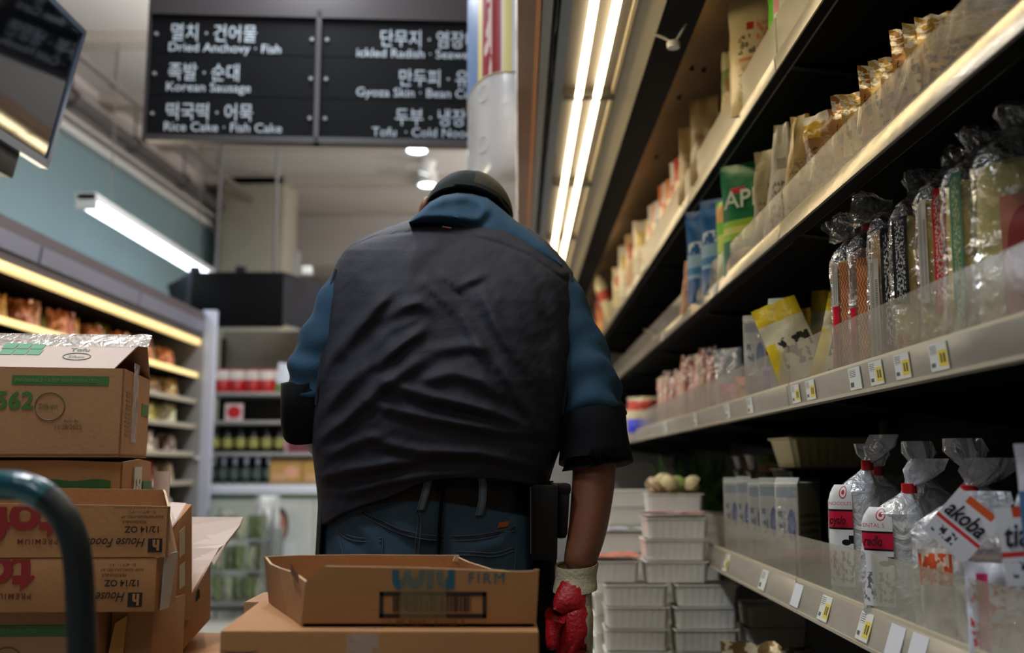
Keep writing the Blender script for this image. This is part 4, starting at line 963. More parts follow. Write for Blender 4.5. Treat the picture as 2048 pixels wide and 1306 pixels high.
# crinkled golden bag at the bottom edge
put(pouch('crinkled_bag', .24, .375, .09, pmat('p_crk', (120, 92, 50), [scr(.1, .1, .9, .6, (90, 60, 34), 6), scr(0, .6, 1, 1, (222, 206, 170), 7)], .2, .2, .5, 22), 130, .03, jag=.02), 1512, .66, DK, 25, 'crinkled brown and clear bag on the deck below the lowest shelf', 'bag')
# ================================================================== LEFT WALL COOLER (far side of the aisle)
XL = -2.2
lc = empty('wall_cooler', (-2.7, 5.4, 0), 0, 'long open wall cooler under the teal wall, dark canopy and yellow-lit shelves', 'cooler')
ivl = Matrix.Translation(-Vector(lc.location))
ya, yb = 3.3, 6.96
def lb(mb, name, m, par=None, **k): return mb.build(name, m, par or lc, inv=ivl, **k)
M_can = mat('canopy_brown', (78, 68, 70), 0.5)
M_canl = mat('canopy_band', (116, 116, 130), 0.35, 0.2, var=.08, vscale=3)
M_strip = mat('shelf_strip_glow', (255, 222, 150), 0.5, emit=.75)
M_shl = mat('shelf_grey', (170, 162, 142), 0.45)
lb(MB().box((-3.06, ya, 0.1), (-3.0, yb, h(1.06))), 'back_panel', M_blk)
lb(MB().hexa([(XL - .02, ya, h(.885)), (XL - .02, yb, h(.885)), (-3.06, yb, h(.885)), (-3.06, ya, h(.885)), (XL, ya, h(1.065)), (XL, yb, h(1.065)), (-3.06, yb, h(1.065)), (-3.06, ya, h(1.065))]), 'canopy', M_can)
for k in range(3):
    a = ya + k * 1.22; c = min(a + 1.2, yb)
    lb(MB().hexa([(XL - .004, a, h(.925)), (XL - .004, c, h(.925)), (XL - .03, c, h(.925)), (XL - .03, a, h(.925)), (XL + .006, a, h(1.005)), (XL + .006, c, h(1.005)), (XL - .03, c, h(1.005)), (XL - .03, a, h(1.005))]), 'front_band', M_canl)
lb(MB().box((XL - .06, ya, h(.84)), (XL - .025, yb, h(.882))), 'light_strip', M_strip, bevel=.006)
LZ = [.62, .435, .262, .072, -.12, -.32]
for i, z in enumerate(LZ):
    s_ = lb(MB().box((-3.0, ya, h(z) - .012), (XL - .05, yb, h(z))), 'shelf', M_blk)
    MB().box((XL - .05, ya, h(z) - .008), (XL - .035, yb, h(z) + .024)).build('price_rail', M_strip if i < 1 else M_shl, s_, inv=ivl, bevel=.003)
lb(MB().box((-3.06, ya, 0), (XL + .05, yb, .5)), 'base', M_greym)
lb(MB().box((-3.06, yb, 0), (XL + .0, yb + .04, h(1.06))), 'end_panel', M_greym)
lb(MB().box((XL - .02, yb + .001, 0), (XL + .075, yb + .06, h(1.09))), 'end_post', mat('end_post_white', (176, 180, 196), .4), bevel=.008)
lb(MB().lathe([(.001, -.012), (.018, -.01), (.018, .006), (.001, .006)], 12, (XL - .01, yb - .03, h(.06))), 'knob', M_white, smooth=True)
for y in (4.55, 6.0): lb(MB().box((XL - .3, y, h(1.065)), (XL - .2, y + .16, h(1.10))), 'junction_cover', mat('pale_cover', (150, 166, 170), .5), bevel=.006)
pal = {0: [(206, 130, 80), (190, 110, 84), (214, 160, 60), (176, 104, 60), (206, 150, 110), (120, 120, 50)], 1: [(180, 140, 70), (150, 110, 60), (190, 150, 80), (140, 100, 60)],
       2: [(206, 190, 90), (150, 150, 60), (214, 206, 170), (190, 170, 80)], 3: [(150, 120, 100), (206, 196, 180), (120, 96, 80), (190, 170, 150)], 4: [(196, 60, 50), (206, 196, 180), (170, 150, 120), (110, 90, 80)], 5: [(110, 100, 90), (190, 90, 70), (206, 200, 190), (90, 84, 80)]}
proto = {}
names_c = {0: 'orange brown', 1: 'tan', 2: 'yellow green', 3: 'greyish', 4: 'red and cream', 5: 'dull brown'}
rnd = random.Random(9)
for r, z in enumerate(LZ):
    y = 4.22 if r == 0 else 5.85
    i = 0
    while y < yb - .1 and i < 20:
        key = (r, i % len(pal[r]))
        if key not in proto:
            proto[key] = pouch('food_bag', .15, .15 if r else .165, .08, mat('lf_%d_%d' % key, pal[r][key[1]], .4, var=.4, vscale=22, bump=.4, bscale=24), 200 + 10 * r + key[1], .045, 9, 9, top=.75, jag=.03, seal=.12)
            o = proto[key]
        else: o = dup(proto[key])
        o.location = (XL - .13 - .03 * (i % 3), y, h(z) + .001); o.rotation_euler = (rnd.uniform(-.1, .1), 0, math.radians(40 + rnd.uniform(-20, 20)))
        o.scale = (1, 1, rnd.uniform(.8, 1.0 if r else 1.1))
        tag(o, '%s food bag from the near end, %s of the cooler under the teal wall' % (ORD(i), ('top shelf', 'second shelf', 'third shelf', 'fourth shelf', 'fifth shelf', 'sixth shelf')[r]), 'food bag', 'bagged food in the cooler under the teal wall')
        y += .128; i += 1
# ================================================================== END OF THE AISLE: header, shelf unit, chest, wire rack
hd = empty('display_header', (-1.9, 7.3, h(1.0)), 0, 'black faceted display header hanging over the shelf unit at the end of the aisle', 'display header')
ivh = Matrix.Translation(-Vector(hd.location))
x0, x1, x2, x3 = W(333, 600, 7.75).x, W(381, 600, 7.3).x, W(566, 600, 7.3).x, W(646, 600, 7.75).x
zt, zb_ = h(.392 / 2 * 7.3), h(.141 * 7.3)
M_hd = mat('header_black', (4, 4, 5), .6, spec=.08)
M_hds = mat('header_grey', (30, 30, 35), .6, spec=.15)
MB().box((x1, 7.3, zb_), (x2, 7.36, zt)).build('front_face', M_hd, hd, inv=ivh, bevel=.004)
MB().hexa([(x0 + .10, 7.75, zb_ + .06), (x1, 7.3, zb_ + .02), (x1, 7.36, zb_ + .02), (x0 + .12, 7.8, zb_ + .06), (x0, 7.75, zt - .02), (x1, 7.3, zt), (x1, 7.36, zt), (x0 + .02, 7.8, zt - .02)]).build('side_face', M_hds, hd, inv=ivh)
MB().hexa([(x2, 7.3, zb_ + .01), (x3, 7.75, zb_), (x3, 7.8, zb_), (x2, 7.36, zb_ + .01), (x2, 7.3, zt), (x3, 7.75, zt - .01), (x3, 7.8, zt - .01), (x2, 7.36, zt)]).build('side_face', M_hds, hd, inv=ivh)
MB().box((x1 + .02, 7.36, zb_ - .0), (x2 - .02, 7.42, zb_ + .02)).build('bottom_lip', M_hd, hd, inv=ivh)
for x in (x1 + .15, x2 - .1): MB().tube([(x, 7.4, zt - .01), (x, 7.4, CEIL)], .012, 6).build('rod', M_dkpipe, hd, True, inv=ivh)
for px, r_ in ((388, .03), (480, .02), (612, .03)):
    x = W(px, 540, 7.4).x
    MB().box((x - .03, 7.38, zt - .002), (x + .04, 7.44, zt + .06)).build('clamp', M_hds if px != 612 else M_white, hd, inv=ivh, bevel=.005)
ec = empty('shelf_unit', (-1.7, 7.6, 0), 0, 'grey metal shelf unit of bags and bottles under the black header at the aisle end', 'shelf unit')
ive = Matrix.Translation(-Vector(ec.location))
xa, xb = W(412, 700, 7.45).x, W(700, 700, 7.45).x
MB().box((xa, 7.86, 0), (xb, 7.9, h(1.06))).build('back_panel', mat('beige_panel', (120, 112, 98), .6, var=.08), ec, inv=ive)
EZ = [h(.5475), h(.335), h(.10), h(-.125)]
for z in EZ: MB().box((xa, 7.45, z - .028), (xb, 7.838, z)).build('shelf', mat('shelf_steel', (150, 148, 146), .4, .2), ec, inv=ive, bevel=.004)
for x in (xa, xb - .03): MB().box((x, 7.82, 0), (x + .03, 7.86, h(1.0))).build('upright', M_dark, ec, inv=ive)
M_in = mat('unit_dark', (40, 38, 38), .6)
MB().box((xa, 7.84, h(-.3)), (xb, 7.855, EZ[0] - .03)).build('liner', M_in, ec, inv=ive)
redm = pmat('red_bag_print', (206, 196, 190), [('rect', 0, .0, 1, .55, (180, 30, 30)), ('ell', .2, .1, .8, .5, (150, 20, 24)), ('rect', 0, .94, 1, 1, (170, 40, 40))], .4)
for i in range(8):
    o = pouch('rice_cake_bag', .118, .175, .07, redm, 300, .008, 8, 8) if i == 0 else dup(o)
    o.location = (xa + .10 + .112 * i, 7.53, EZ[0] + .001); o.rotation_euler = (0, 0, .15 * math.sin(i * 2))
    tag(o, '%s red and white bag from the pale post, upper shelf under the black header' % ORD(i), 'bag', 'red and white bags at the aisle end')
sg = MB().hexa([(0, 0, 0), (.135, 0, 0), (.135, .004, 0), (0, .004, 0), (0, 0, .125), (.135, 0, .125), (.135, .004, .125), (0, .004, .125)]).build('shelf_sign', pmat('red_sign_print', (196, 180, 176), [('ell', .12, .12, .88, .88, (176, 20, 28))], .5))
sg.location = (W(450, 800, 7.46).x, 7.47, EZ[1] + .001); tag(sg, 'small pale shelf sign with a red disc below the red and white bags', 'sign')
dk = mat('dark_bottle', (24, 22, 20), .25)
yl = pmat('yellow_label', (30, 30, 26), [('ell', .55, .1, .95, .9, (150, 148, 80))], .5)
bt = bottle('dark_bottle', .042, .19, dk, mat('black_cap', (20, 20, 20), .4), yl)
for i in range(6):
    o = bt if i == 0 else dup(bt)
    o.location = (xa + .07 + .098 * i, 7.53, EZ[2] + .001)
    tag(o, '%s dark bottle with yellow label from the pale post, shelf at the aisle end' % ORD(i), 'bottle', 'dark bottles with yellow labels')
mb_ = MB().box((-.1, -.08, 0), (.1, .08, .19)).build('maroon_carton', pmat('maroon_print', (120, 60, 76), [('rect', .1, .55, .9, .8, (176, 130, 140)), ('rect', 0, 0, .12, 1, (190, 150, 160)), scr(.2, .1, .9, .45, (90, 40, 54), 8)], .5), None, bevel=.004)
for i in range(3):
    o = mb_ if i == 0 else dup(mb_)
    o.location = (xa + .70 + .205 * i, 7.58, EZ[2] + .001 ); tag(o, '%s maroon printed carton beside the dark yellow-labelled bottles' % ORD(i), 'carton', 'maroon cartons at the aisle end')
gb = bottle('soju_bottle', .034, .187, mat('green_bottle', (22, 40, 36), .2), mat('white_neck', (190, 196, 210), .4), pmat('bottle_paper', (70, 84, 80), [('ell', .3, .2, .7, .8, (110, 130, 120))], .5), [(.031, 0), (.034, .01), (.034, .11), (.016, .145), (.014, .175)])
MB().lathe([(.017, .125), (.019, .13), (.018, .185), (.012, .188)], 12).build('neck_wrap', mat('white_neck', (190, 196, 210), .4), gb, True)
for i in range(6):
    o = gb if i == 0 else dup(gb)
    o.location = (xa + .06 + .085 * i, 7.53, EZ[3] + .001); tag(o, '%s dark green bottle on the low shelf above the white chest, from the post' % ORD(i), 'bottle', 'dark green bottles at the aisle end')
yb_ = MB().box((-.12, -.09, 0), (.12, .09, .17)).build('yellow_carton', pmat('yellow_print', (176, 136, 70), [('rect', .1, .1, .5, .4, (196, 150, 110)), ('ell', .45, .2, .9, .7, (206, 150, 120)), ('rect', 0, .85, 1, 1, (140, 100, 50))], .5), None, bevel=.004)
for i in range(3):
    o = yb_ if i == 0 else dup(yb_)
    o.location = (xa + .62 + .245 * i, 7.57, EZ[3] + .001); tag(o, '%s yellow brown carton beside the dark green bottles' % ORD(i), 'carton', 'yellow cartons at the aisle end')
wg = empty('hanging_packet', (W(566, 690, 7.5).x, 7.5, EZ[0] + .19), 0, 'white and green packet standing above the red and white bags, near the blue sleeve', 'packet')
o = pouch('packet_body', .11, .22, .03, pmat('whitegreen', (200, 206, 216), [('rect', 0, 0, 1, .3, (90, 120, 70))], .4), 305, .01, 6, 6); o.parent = wg; o.location = (0, 0, -.19); o.rotation_euler = (0, .12, 0)
# white chest with printed front
ch = empty('chest_cooler', (-1.6, 7.1, 0), 0, 'white chest cooler with green stripe and a printed picture front at the aisle end', 'chest cooler')
ivc2 = Matrix.Translation(-Vector(ch.location))
cx0, cx1 = W(398, 1000, 7.15).x, W(760, 1000, 7.15).x
MB().box((cx0, 7.16, 0.02), (cx1, 7.42, h(-.20))).build('body', mat('chest_white', (176, 182, 180), .5), ch, inv=ivc2, bevel=.01)
MB().box((cx0 - .01, 7.12, h(-.20)), (cx1 + .01, 7.43, h(-.14))).build('rim', mat('rim_white', (206, 214, 226), .35), ch, inv=ivc2, bevel=.012)
MB().box((cx0 + .08, 7.154, h(-.225)), (cx1, 7.16, h(-.203))).build('green_stripe', mat('stripe_green', (96, 140, 84), .5), ch, inv=ivc2)
MB().box((cx0 + .42, 7.150, .16), (cx1 - .25, 7.158, h(-.23))).build('picture_panel', pmat('picture_print', (190, 196, 194), [('ell', .14, .50, .36, .90, (60, 40, 36)), ('ell', .17, .50, .33, .84, (176, 124, 104)), ('rect', .1, .18, .45, .50, (206, 210, 212)), ('rect', 0, 0, .6, .14, (140, 140, 84)), ('rect', .64, 0, .66, 1, (150, 156, 156)), ('rect', .8, .2, 1, .6, (150, 170, 130))], .5, var=.1), ch, inv=ivc2)
MB().box((cx0 + .02, 7.150, .1), (cx0 + .40, 7.158, h(-.24))).build('picture_panel', pmat('picture_print_pale', (182, 190, 180), [('rect', .1, .1, .5, .5, (150, 166, 140)), ('ell', .3, .5, .7, .9, (206, 206, 200))], .5), ch, inv=ivc2)
rk = empty('wire_rack', (W(480, 1100, 6.75).x, 6.75, 0), 0, 'small wire rack with shelves of packed greens in front of the white chest', 'rack')
for x in (-.18, .18):
    for y in (-.12, .12): MB().tube([(x, y, 0), (x, y, .72)], .009, 8).build('post', mat('rack_wire', (150, 154, 156), .35, .5), rk, True)
for z in (.12, .32, .52):
    m_ = MB()
    for k in range(9): m_.tube([(-.18 + .045 * k, -.12, z), (-.18 + .045 * k, .12, z)], .003, 5)
    for y in (-.12, 0, .12): m_.tube([(-.18, y, z), (.18, y, z)], .004, 5)
    m_.build('wire_shelf', mat('rack_wire', (150, 154, 156), .35, .5), rk, True)
gm = [mat('greens_%d' % i, c, .5, var=.35, vscale=30) for i, c in enumerate(((110, 124, 84), (150, 156, 130), (84, 96, 66)))]
pg = {}
for r, z in enumerate((.125, .325, .525, )):
    for i in range(5):
        k = (r + i) % 3
        if k not in pg: o = pg[k] = pouch('greens_pack', .064, .15, .1, gm[k], 310 + k, .025, 6, 6)
        else: o = dup(pg[k])
        o.location = (rk.location.x - .14 + .07 * i, 6.75 + .03 * (i % 2), z + .001); o.rotation_euler = (0, 0, .3 * math.sin(i + r))
        tag(o, '%s pack of greens from the post side on the %s tier of the wire rack' % (ORD(i), ('lowest', 'middle', 'highest')[r]), 'greens pack', 'packed greens on the wire rack')
wt = pouch('white_sack', .18, .22, .12, mat('white_sack_m', (200, 204, 206), .5), 330, .03, 8, 8); wt.location = (W(532, 1040, 6.95).x, 6.98, h(-.36)); wt.location.z = .58
tag(wt, 'crumpled white sack beside the wire rack in front of the picture panel', 'sack')
sk = MB().box((-.1, -.08, 0), (.1, .08, .579)).build('pale_stand', mat('stand_pale', (130, 136, 134), .6), None, bevel=.01); sk.location = (wt.location.x, 6.98, 0)
tag(sk, 'pale narrow stand under the white sack beside the wire rack', 'stand')
# ================================================================== CARDBOARD BOXES AND CARTS
M_card = mat('cardboard', (172, 128, 88), .75, var=.06, vscale=7, bump=.08, bscale=90)
M_card2 = mat('cardboard_orange', (176, 124, 76), .75, var=.07, vscale=7, bump=.08, bscale=90)
M_cardl = mat('cardboard_pale', (212, 190, 176), .7, var=.05, vscale=9, bump=.06, bscale=90)
M_edge = mat('cardboard_edge', (216, 182, 146), .8, bump=.3, bscale=400)
M_grn = mat('green_print', (66, 112, 50), .6)
M_redp = mat('red_print', (150, 34, 34), .6)
M_blk2 = mat('black_print', (34, 26, 22), .6)
M_brnp = mat('brown_print', (104, 74, 50), .6)
M_tape = film('packing_tape', (236, 232, 220), .28, .08, .35, 40, .35)
M_lblw = pmat('handwritten_label', (206, 204, 192), [scr(.15, .1, .85, .7, (40, 40, 44), 5, 1, 1)], .5)
class Box:
    """a carton with its own frame: x along the front, y to the back, z up; origin at the front bottom corner beside the gap"""
    def __init__(s, name, P, w, d, hh, yaw, label, cat='box', group=None):
        s.w, s.d, s.h = w, d, hh
        s.e = empty(name, P, yaw, label, cat, group)
    def wall(s, name, m, pairs, t, inward, bevel=0.0):
        """pairs of (bottom, top) points; t thickness along inward"""
        mb = MB(); n = Vector(inward).normalized() * t
        lo = [Vector(a) for a, b in pairs]; hi = [Vector(b) for a, b in pairs]
        rings = [[a, b, b + n, a + n] for a, b in zip(lo, hi)]
        mb.loft(rings, mij=[0, 1, 0, 0])
        return mb.build(name, [m, M_edge], s.e)
    def solid(s, name, m, bevel=.004):
        return MB().box((-s.w, 0, 0), (0, s.d, s.h)).build(name, m, s.e, bevel=bevel)
# local x runs 0 at the front corner nearest the aisle to -w
def front(b, parent=None):
    def wr(mb, txt, x, z, size, flip=False, **k):
        if flip: return write(mb, txt, (x, -.001, z), (-1, 0, 0), (0, 0, -1), size, **k)
        return write(mb, txt, (x, -.001, z), (1, 0, 0), (0, 0, 1), size, **k)
    return wr
TF = 'tofu cartons on the flat cart'
YA = 1.95
PA = W(240, 914, YA)
a = Box('cardboard_box', PA, .44, .27, .172, math.radians(10), 'brown carton with a green band and 562, its two flaps taped up like a roof', 'box', TF)
k = YA / 2000
bx = MB(); 
a.wall('body', M_card, [((-a.w, 0, 0), (-a.w, 0, a.h)), ((0, 0, 0), (0, 0, a.h))], .004, (0, 1, 0))
a.wall('side_wall', M_card2, [((0, 0, 0), (0, 0, a.h)), ((0, a.d, 0), (0, a.d, a.h * 1.0))], .004, (-1, 0, 0))
a.wall('back_wall', M_card, [((-a.w, a.d, 0), (-a.w, a.d, a.h)), ((0, a.d, 0), (0, a.d, a.h))], .004, (0, -1, 0))
a.wall('side_wall', M_card2, [((-a.w, 0, 0), (-a.w, 0, a.h)), ((-a.w, a.d, 0), (-a.w, a.d, a.h))], .004, (1, 0, 0))
MB().box((-a.w, 0, .001), (0, a.d, .006)).build('bottom', M_card, a.e)
rz_ = a.h + .076
f1 = a.wall('flap', M_cardl, [((-a.w, 0, a.h), (-a.w, .10, rz_ - .004)), ((-.02, 0, a.h), (.02, .10, rz_))], .003, (0, .6, -.8))
f2 = a.wall('flap', M_card, [((-a.w, a.d, a.h), (-a.w, .10, rz_ - .004)), ((0, a.d, a.h), (.02, .10, rz_))], .003, (0, -.6, -.8))
# tape along the ridge and down the side
tp = MB(); vs = []
for j in range(25):
    x = -a.w + (a.w + .03) * j / 24; w_ = .004 * noise.noise(Vector((j * .9, 3, 1)))
    for (yy, dz) in ((.064, -.0265), (.085, -.009), (.10, .003), (.118, -.006), (.14, -.019)):
        vs.append((x, yy, rz_ + dz - .004 * (1 - j / 24) + (w_ if j > 20 else .3 * w_) + .001))
tp.add(vs, [[j * 5 + i, j * 5 + i + 1, j * 5 + i + 6, j * 5 + i + 5] for j in range(24) for i in range(4)])
tp.build('ridge_tape', M_tape, a.e, True)
vs = []
for j in range(17):
    z = a.h + .02 - (a.h - .01) * j / 16
    for i in range(4): vs.append((.0015 + .002 * noise.noise(Vector((i, j * .8, 2))), .085 + .055 * i / 3, z))
MB().add(vs, [[j * 4 + i, j * 4 + i + 1, j * 4 + i + 5, j * 4 + i + 4] for j in range(16) for i in range(3)]).build('side_tape', M_tape, a.e, True)
MB().box((-.003, .19, .09), (.0008, .26, .115)).build('side_print', M_grn, a.e)
bars = MB()
for j in range(11): bars.box((-.002, .03, .042 + .0085 * j), (.0008, .07, .042 + .0085 * j + (.003 if j % 3 else .005)))
bars.build('side_barcode', mat('faint_print', (140, 112, 60), .7), a.e)
w_ = front(a)
lt = MB()
lt.box((-.205, -.0008, .138), (-.028, -.0003, .156)); lt.build('green_band', M_grn, a.e)
lt = MB(); w_(lt, 'PERISHABLE • KEEP REFRIGERATED', -.200, .1435, .0098, bold=.02); lt.build('lettering', mat('band_lettering', (96, 140, 76), .6), a.e)
lt = MB(); w_(lt, '562', -.232, .092, .046, bold=.03); lt.build('lettering', M_grn, a.e)
lt = MB(); w_(lt, 'Silken', -.155, .092, .0155, shear=.1)
ring = [Vector((-.1335 + .027 * math.cos(t * PI / 24), -.0012, .097 + .027 * math.sin(t * PI / 24))) for t in range(49)]
lt.tube(ring, .0009, 4); lt.build('lettering', mat('olive_print', (104, 96, 56), .65), a.e)
lt = MB(); w_(lt, 'Best By', -.106, .066, .0088); w_(lt, '11/28/2025', -.124, .053, .0125, sx=.9); lt.build('lettering', M_brnp, a.e)
# flap print
U_ = Vector((1, 0, 0)); V_ = Vector((0, .10, .076)).normalized()
lt = MB()
for (x, wd_) in ((-.245, .024), (-.219, .024), (-.193, .024)):
    for q in (0, 1):
        p0 = Vector((x, 0, a.h)) + V_ * (.045 + .022 * q); n_ = U_.cross(V_) * .0012
        lt.add([p0 + n_, p0 + U_ * wd_ + n_, p0 + U_ * (wd_ + .004) + V_ * .02 + n_, p0 + U_ * .004 + V_ * .02 + n_], [[0, 1, 2, 3]])
lt.build('flap_print', mat('pale_green_print', (110, 166, 128), .6), a.e)
lt = MB()
write(lt, 'Tofu', Vector((-.115, 0, a.h)) + V_ * .062, U_, V_, .016, bold=.03, sx=1.2)
write(lt, 'Silken', Vector((-.115, 0, a.h)) + V_ * .036, U_, V_, .013, shear=.2)
write(lt, 'FRESH DAILY', Vector((-.135, 0, a.h)) + V_ * .088, U_, V_, .011)
el = [Vector((-.098, 0, a.h)) + V_ * (.041 + .013 * math.sin(t * PI / 16)) + U_ * .026 * math.cos(t * PI / 16) + U_.cross(V_) * .001 for t in range(33)]
lt.tube(el, .0008, 4)
lt.build('flap_lettering', mat('grey_green_print', (110, 126, 110), .6), a.e)
# ---- box B below
PB_ = W(252, 1010, 1.93); zB = PA.z - .174
b = Box('cardboard_box', (W(246, 930, 1.96).x, 1.96, zB), .44, .27, .168, math.radians(9), 'crushed brown carton right under the one with the taped roof', 'box', TF)
b.wall('body', M_card2, [((-b.w, 0, 0), (-b.w, .0, b.h)), ((-.12, 0, 0), (-.12, -.004, b.h)), ((0, 0, 0), (0, 0, b.h - .004))], .004, (0, 1, 0))
b.wall('side_wall', M_card2, [((0, 0, 0), (0, 0, b.h - .004)), ((0, b.d * .5, 0), (.004, b.d * .5, b.h + .003)), ((0, b.d, 0), (0, b.d, b.h - .002))], .004, (-1, 0, 0))
MB().box((-b.w, .004, 0), (-.004, b.d, b.h - .008)).build('inner', M_card, b.e)
vs = []
for j in range(13):
    x = -.19 + .17 * j / 12; q = .004 * math.sin(j * 1.1)
    vs += [(x, -.0055, .112 + q), (x, -.0055, .130 - .5 * q)]
MB().add(vs, [[2 * j, 2 * j + 2, 2 * j + 3, 2 * j + 1] for j in range(12)]).build('green_band', mat('green_print_dark', (52, 92, 34), .6), b.e)
MB().box((.003, .08, .07), (.006, .15, .155)).build('side_label', M_lblw, b.e)
MB().box((.003, .17, .10), (.0055, .26, .125)).build('side_print', M_grn, b.e)
# ---- box C: open House Foods case, print upside down
YC = 1.76
def house_case(P, yaw, label, open_top, tw):
    c = Box('tofu_case', P, .46, .130, .088, yaw, label, 'box', 'upside-down printed tofu cases')
    if open_top:
        c.wall('front_wall', M_card2, [((-c.w, 0, 0), (-c.w, .004, c.h + .006)), ((-.2, 0, 0), (-.2, .002, c.h + .002)), ((0, 0, 0), (0, 0, c.h - .002))], .004, (0, 1, 0))
        c.wall('side_wall', M_card, [((0, 0, 0), (0, 0, c.h - .002)), ((-.01, c.d * .6, 0), (-.03, c.d * .6, c.h + .02)), ((-.02, c.d, 0), (-.048, c.d, c.h + .024))], .004, (-1, 0, 0))
        c.wall('back_wall', M_card2, [((-c.w, c.d, 0), (-c.w, c.d, c.h + .03)), ((-.02, c.d, 0), (-.048, c.d, c.h + .024))], .004, (0, -1, 0))
        MB().box((-c.w, .004, .0), (-.024, c.d, .005)).build('bottom', M_card, c.e)
    else:
        c.solid('body', M_card2, .003)
        MB().hexa([(.003, .02, .0), (.005, .06, .0), (.007, .06, .0), (.005, .02, .0), (.008, .015, .092), (.014, .07, .092), (.016, .07, .092), (.010, .015, .092)]).build('side_flap', mat('white_flap', (196, 192, 186), .6), c.e)
    w2 = front(c); k2 = c.h / .088
    o = .024 if open_top else .012
    lt = MB()
    w2(lt, '12/14 OZ', -.038 + o, .052, .0150, True, bold=.02)
    w2(lt, 'PERISHABLE', -.062 + o, .062, .0072, True, sx=1.1)
    w2(lt, 'KEEP REFRIGERATED AT', -.034 + o, .0705, .0062, True, sx=1.08)
    w2(lt, '35 - 40°F / 1 - 4°C', -.046 + o, .0785, .0062, True)
    w2(lt, 'House Foods', -.062 + o, .032, .0215, True, shear=.35, bold=.008, sx=.86)
    if open_top: w2(lt, '© House Foods America Corporation', -.022 + o, .0855, .0052, True, shear=.2, sx=1.2)
    lt.box((-.058 + o, -.0010, .0085), (-.034 + o, -.0004, .0315))
    lt.build('lettering', M_blk2, c.e)
    lt = MB(); w2(lt, 'h', -.038 + o, .0285, .024, True, bold=.05, lift=.0016); lt.build('logo_letter', M_card2, c.e)
    lt = MB(); w2(lt, 'tofu', -.186 + tw, .090, .090, True, bold=.035, sx=1.08); ob = lt.build('lettering', M_redp, c.e)
    bm = bmesh.new(); bm.from_mesh(ob.data)
    bmesh.ops.bisect_plane(bm, geom=bm.verts[:] + bm.edges[:] + bm.faces[:], plane_co=(0, 0, c.h - .002), plane_no=(0, 0, 1), clear_outer=True)
    bm.to_mesh(ob.data); bm.free()
    lt = MB(); w2(lt, 'PREMIUM', -.186 + tw, .031, .0125, True, bold=.02, spacing=1.3, sx=1.1); lt.build('lettering', mat('maroon_print_card', (110, 48, 36), .6), c.e)
    return c
PCz = W(335, 1114, YC)
c = house_case(PCz, math.radians(3), 'open tofu case with upside-down red print, upper of two behind the dark cart handle', True, .0)
PDz = W(309, 1224, YC)
d_ = house_case(PDz, math.radians(3), 'closed tofu case with upside-down red print, lower of two, white flap on its end', False, -.022)
d_.e.scale = (1, 1, (PCz.z - .0008 - PDz.z) / .088)
# ---- box E below
zE_ = PDz.z - .19
e_ = Box('cardboard_box', (W(192, 1300, 1.80).x, 1.79, zE_), .36, .24, .189, math.radians(2), 'brown carton with a green band at the frame bottom, under the closed tofu case', 'box', TF)
e_.solid('body', M_card)
MB().box((-.3, -.0012, .145), (-.02, -.0002, .164)).build('green_band', M_grn, e_.e)
lt = MB(); front(e_)(lt, 'PERISHABLE • KEEP REFRIGERATED', -.25, .151, .0098, bold=.02); 
lt.build('lettering', mat('band_lettering', (96, 140, 76), .6), e_.e)
lt = MB(); lt.tube([Vector((-.147 + .027 * math.cos(t * PI / 24), -.0012, .10 + .027 * math.sin(t * PI / 24))) for t in range(49)], .0009, 4); lt.build('ring_print', mat('olive_print', (104, 96, 56), .65), e_.e)
e2 = Box('cardboard_box', (W(303, 1300, 1.86).x, 1.86, zE_), .075, .2, .185, math.radians(2), 'narrow torn carton end beside the green banded one, dark gap between them', 'box', TF)
e2.solid('body', M_card2)
MB().hexa([(-.074, -.012, .10), (-.050, -.004, .08), (-.050, 0, .08), (-.074, -.008, .10), (-.060, -.02, .16), (-.045, -.006, .17), (-.045, -.002, .17), (-.06, -.016, .16)]).build('torn_edge', mat('torn_card', (206, 160, 90), .8), e2.e)
# ---- F, G, H behind
def cornerbox(name, q, back, m, label):
    """q: four corners of the end face (near bottom, far bottom, far top, near top); the carton runs along back"""
    e = empty(name, q[0], 0, label, 'box', TF); iv = Matrix.Translation(-Vector(q[0])); bk = Vector(back)
    MB().hexa([q[0], q[1], q[1] + bk, q[0] + bk, q[3], q[2], q[2] + bk, q[3] + bk]).build('body', m, e, bevel=.003, inv=iv)
    return e, iv
qF = [W(337, 1252, 1.97), W(384, 1238, 2.10), W(384, 1008, 2.10), W(337, 1064, 1.97)]
F, ivF = cornerbox('cardboard_box', qF, (-.06, .10, 0), M_card2, 'upright brown carton with two cream stickers on its end, beside the tofu cases')
def onF(u, v, o=.0012):
    a_ = qF[0].lerp(qF[1], u); b_ = qF[3].lerp(qF[2], u); n = (qF[1] - qF[0]).cross(qF[3] - qF[0]).normalized()
    return a_.lerp(b_, v) + n * o
for (v0, v1) in ((.62, .88), (.32, .55)): MB().quad(onF(.42, v0), onF(.66, v0 + .01), onF(.66, v1), onF(.42, v1), .0008).build('sticker', mat('sticker_cream', (206, 190, 160), .5), F, inv=ivF)
MB().quad(W(337, 1062, 1.972), W(350, 1044, 2.0), W(372, 1006, 2.14), W(338, 1004, 2.16), .003).build('flap', M_cardl, F, inv=ivF)
MB().quad(W(306, 1010, 2.14), W(337, 1010, 2.14), W(340, 943, 2.15), W(308, 942, 2.15), .003).build('standing_flap', M_cardl, F, inv=ivF)
qH = [W(352, 1316, 2.06), W(421, 1238, 2.22), W(421, 1121, 2.22), W(346, 1252, 2.06)]
H, ivH = cornerbox('cardboard_box', qH, (-.07, .20, 0), M_card2, 'low leaning brown carton with a small hand hole under the pale bent flap')
cH = qH[0].lerp(qH[1], .62).lerp(qH[3].lerp(qH[2], .62), .70); aH = (qH[1] - qH[0]).normalized(); nH = aH.cross(Vector((0, 0, 1))).normalized()
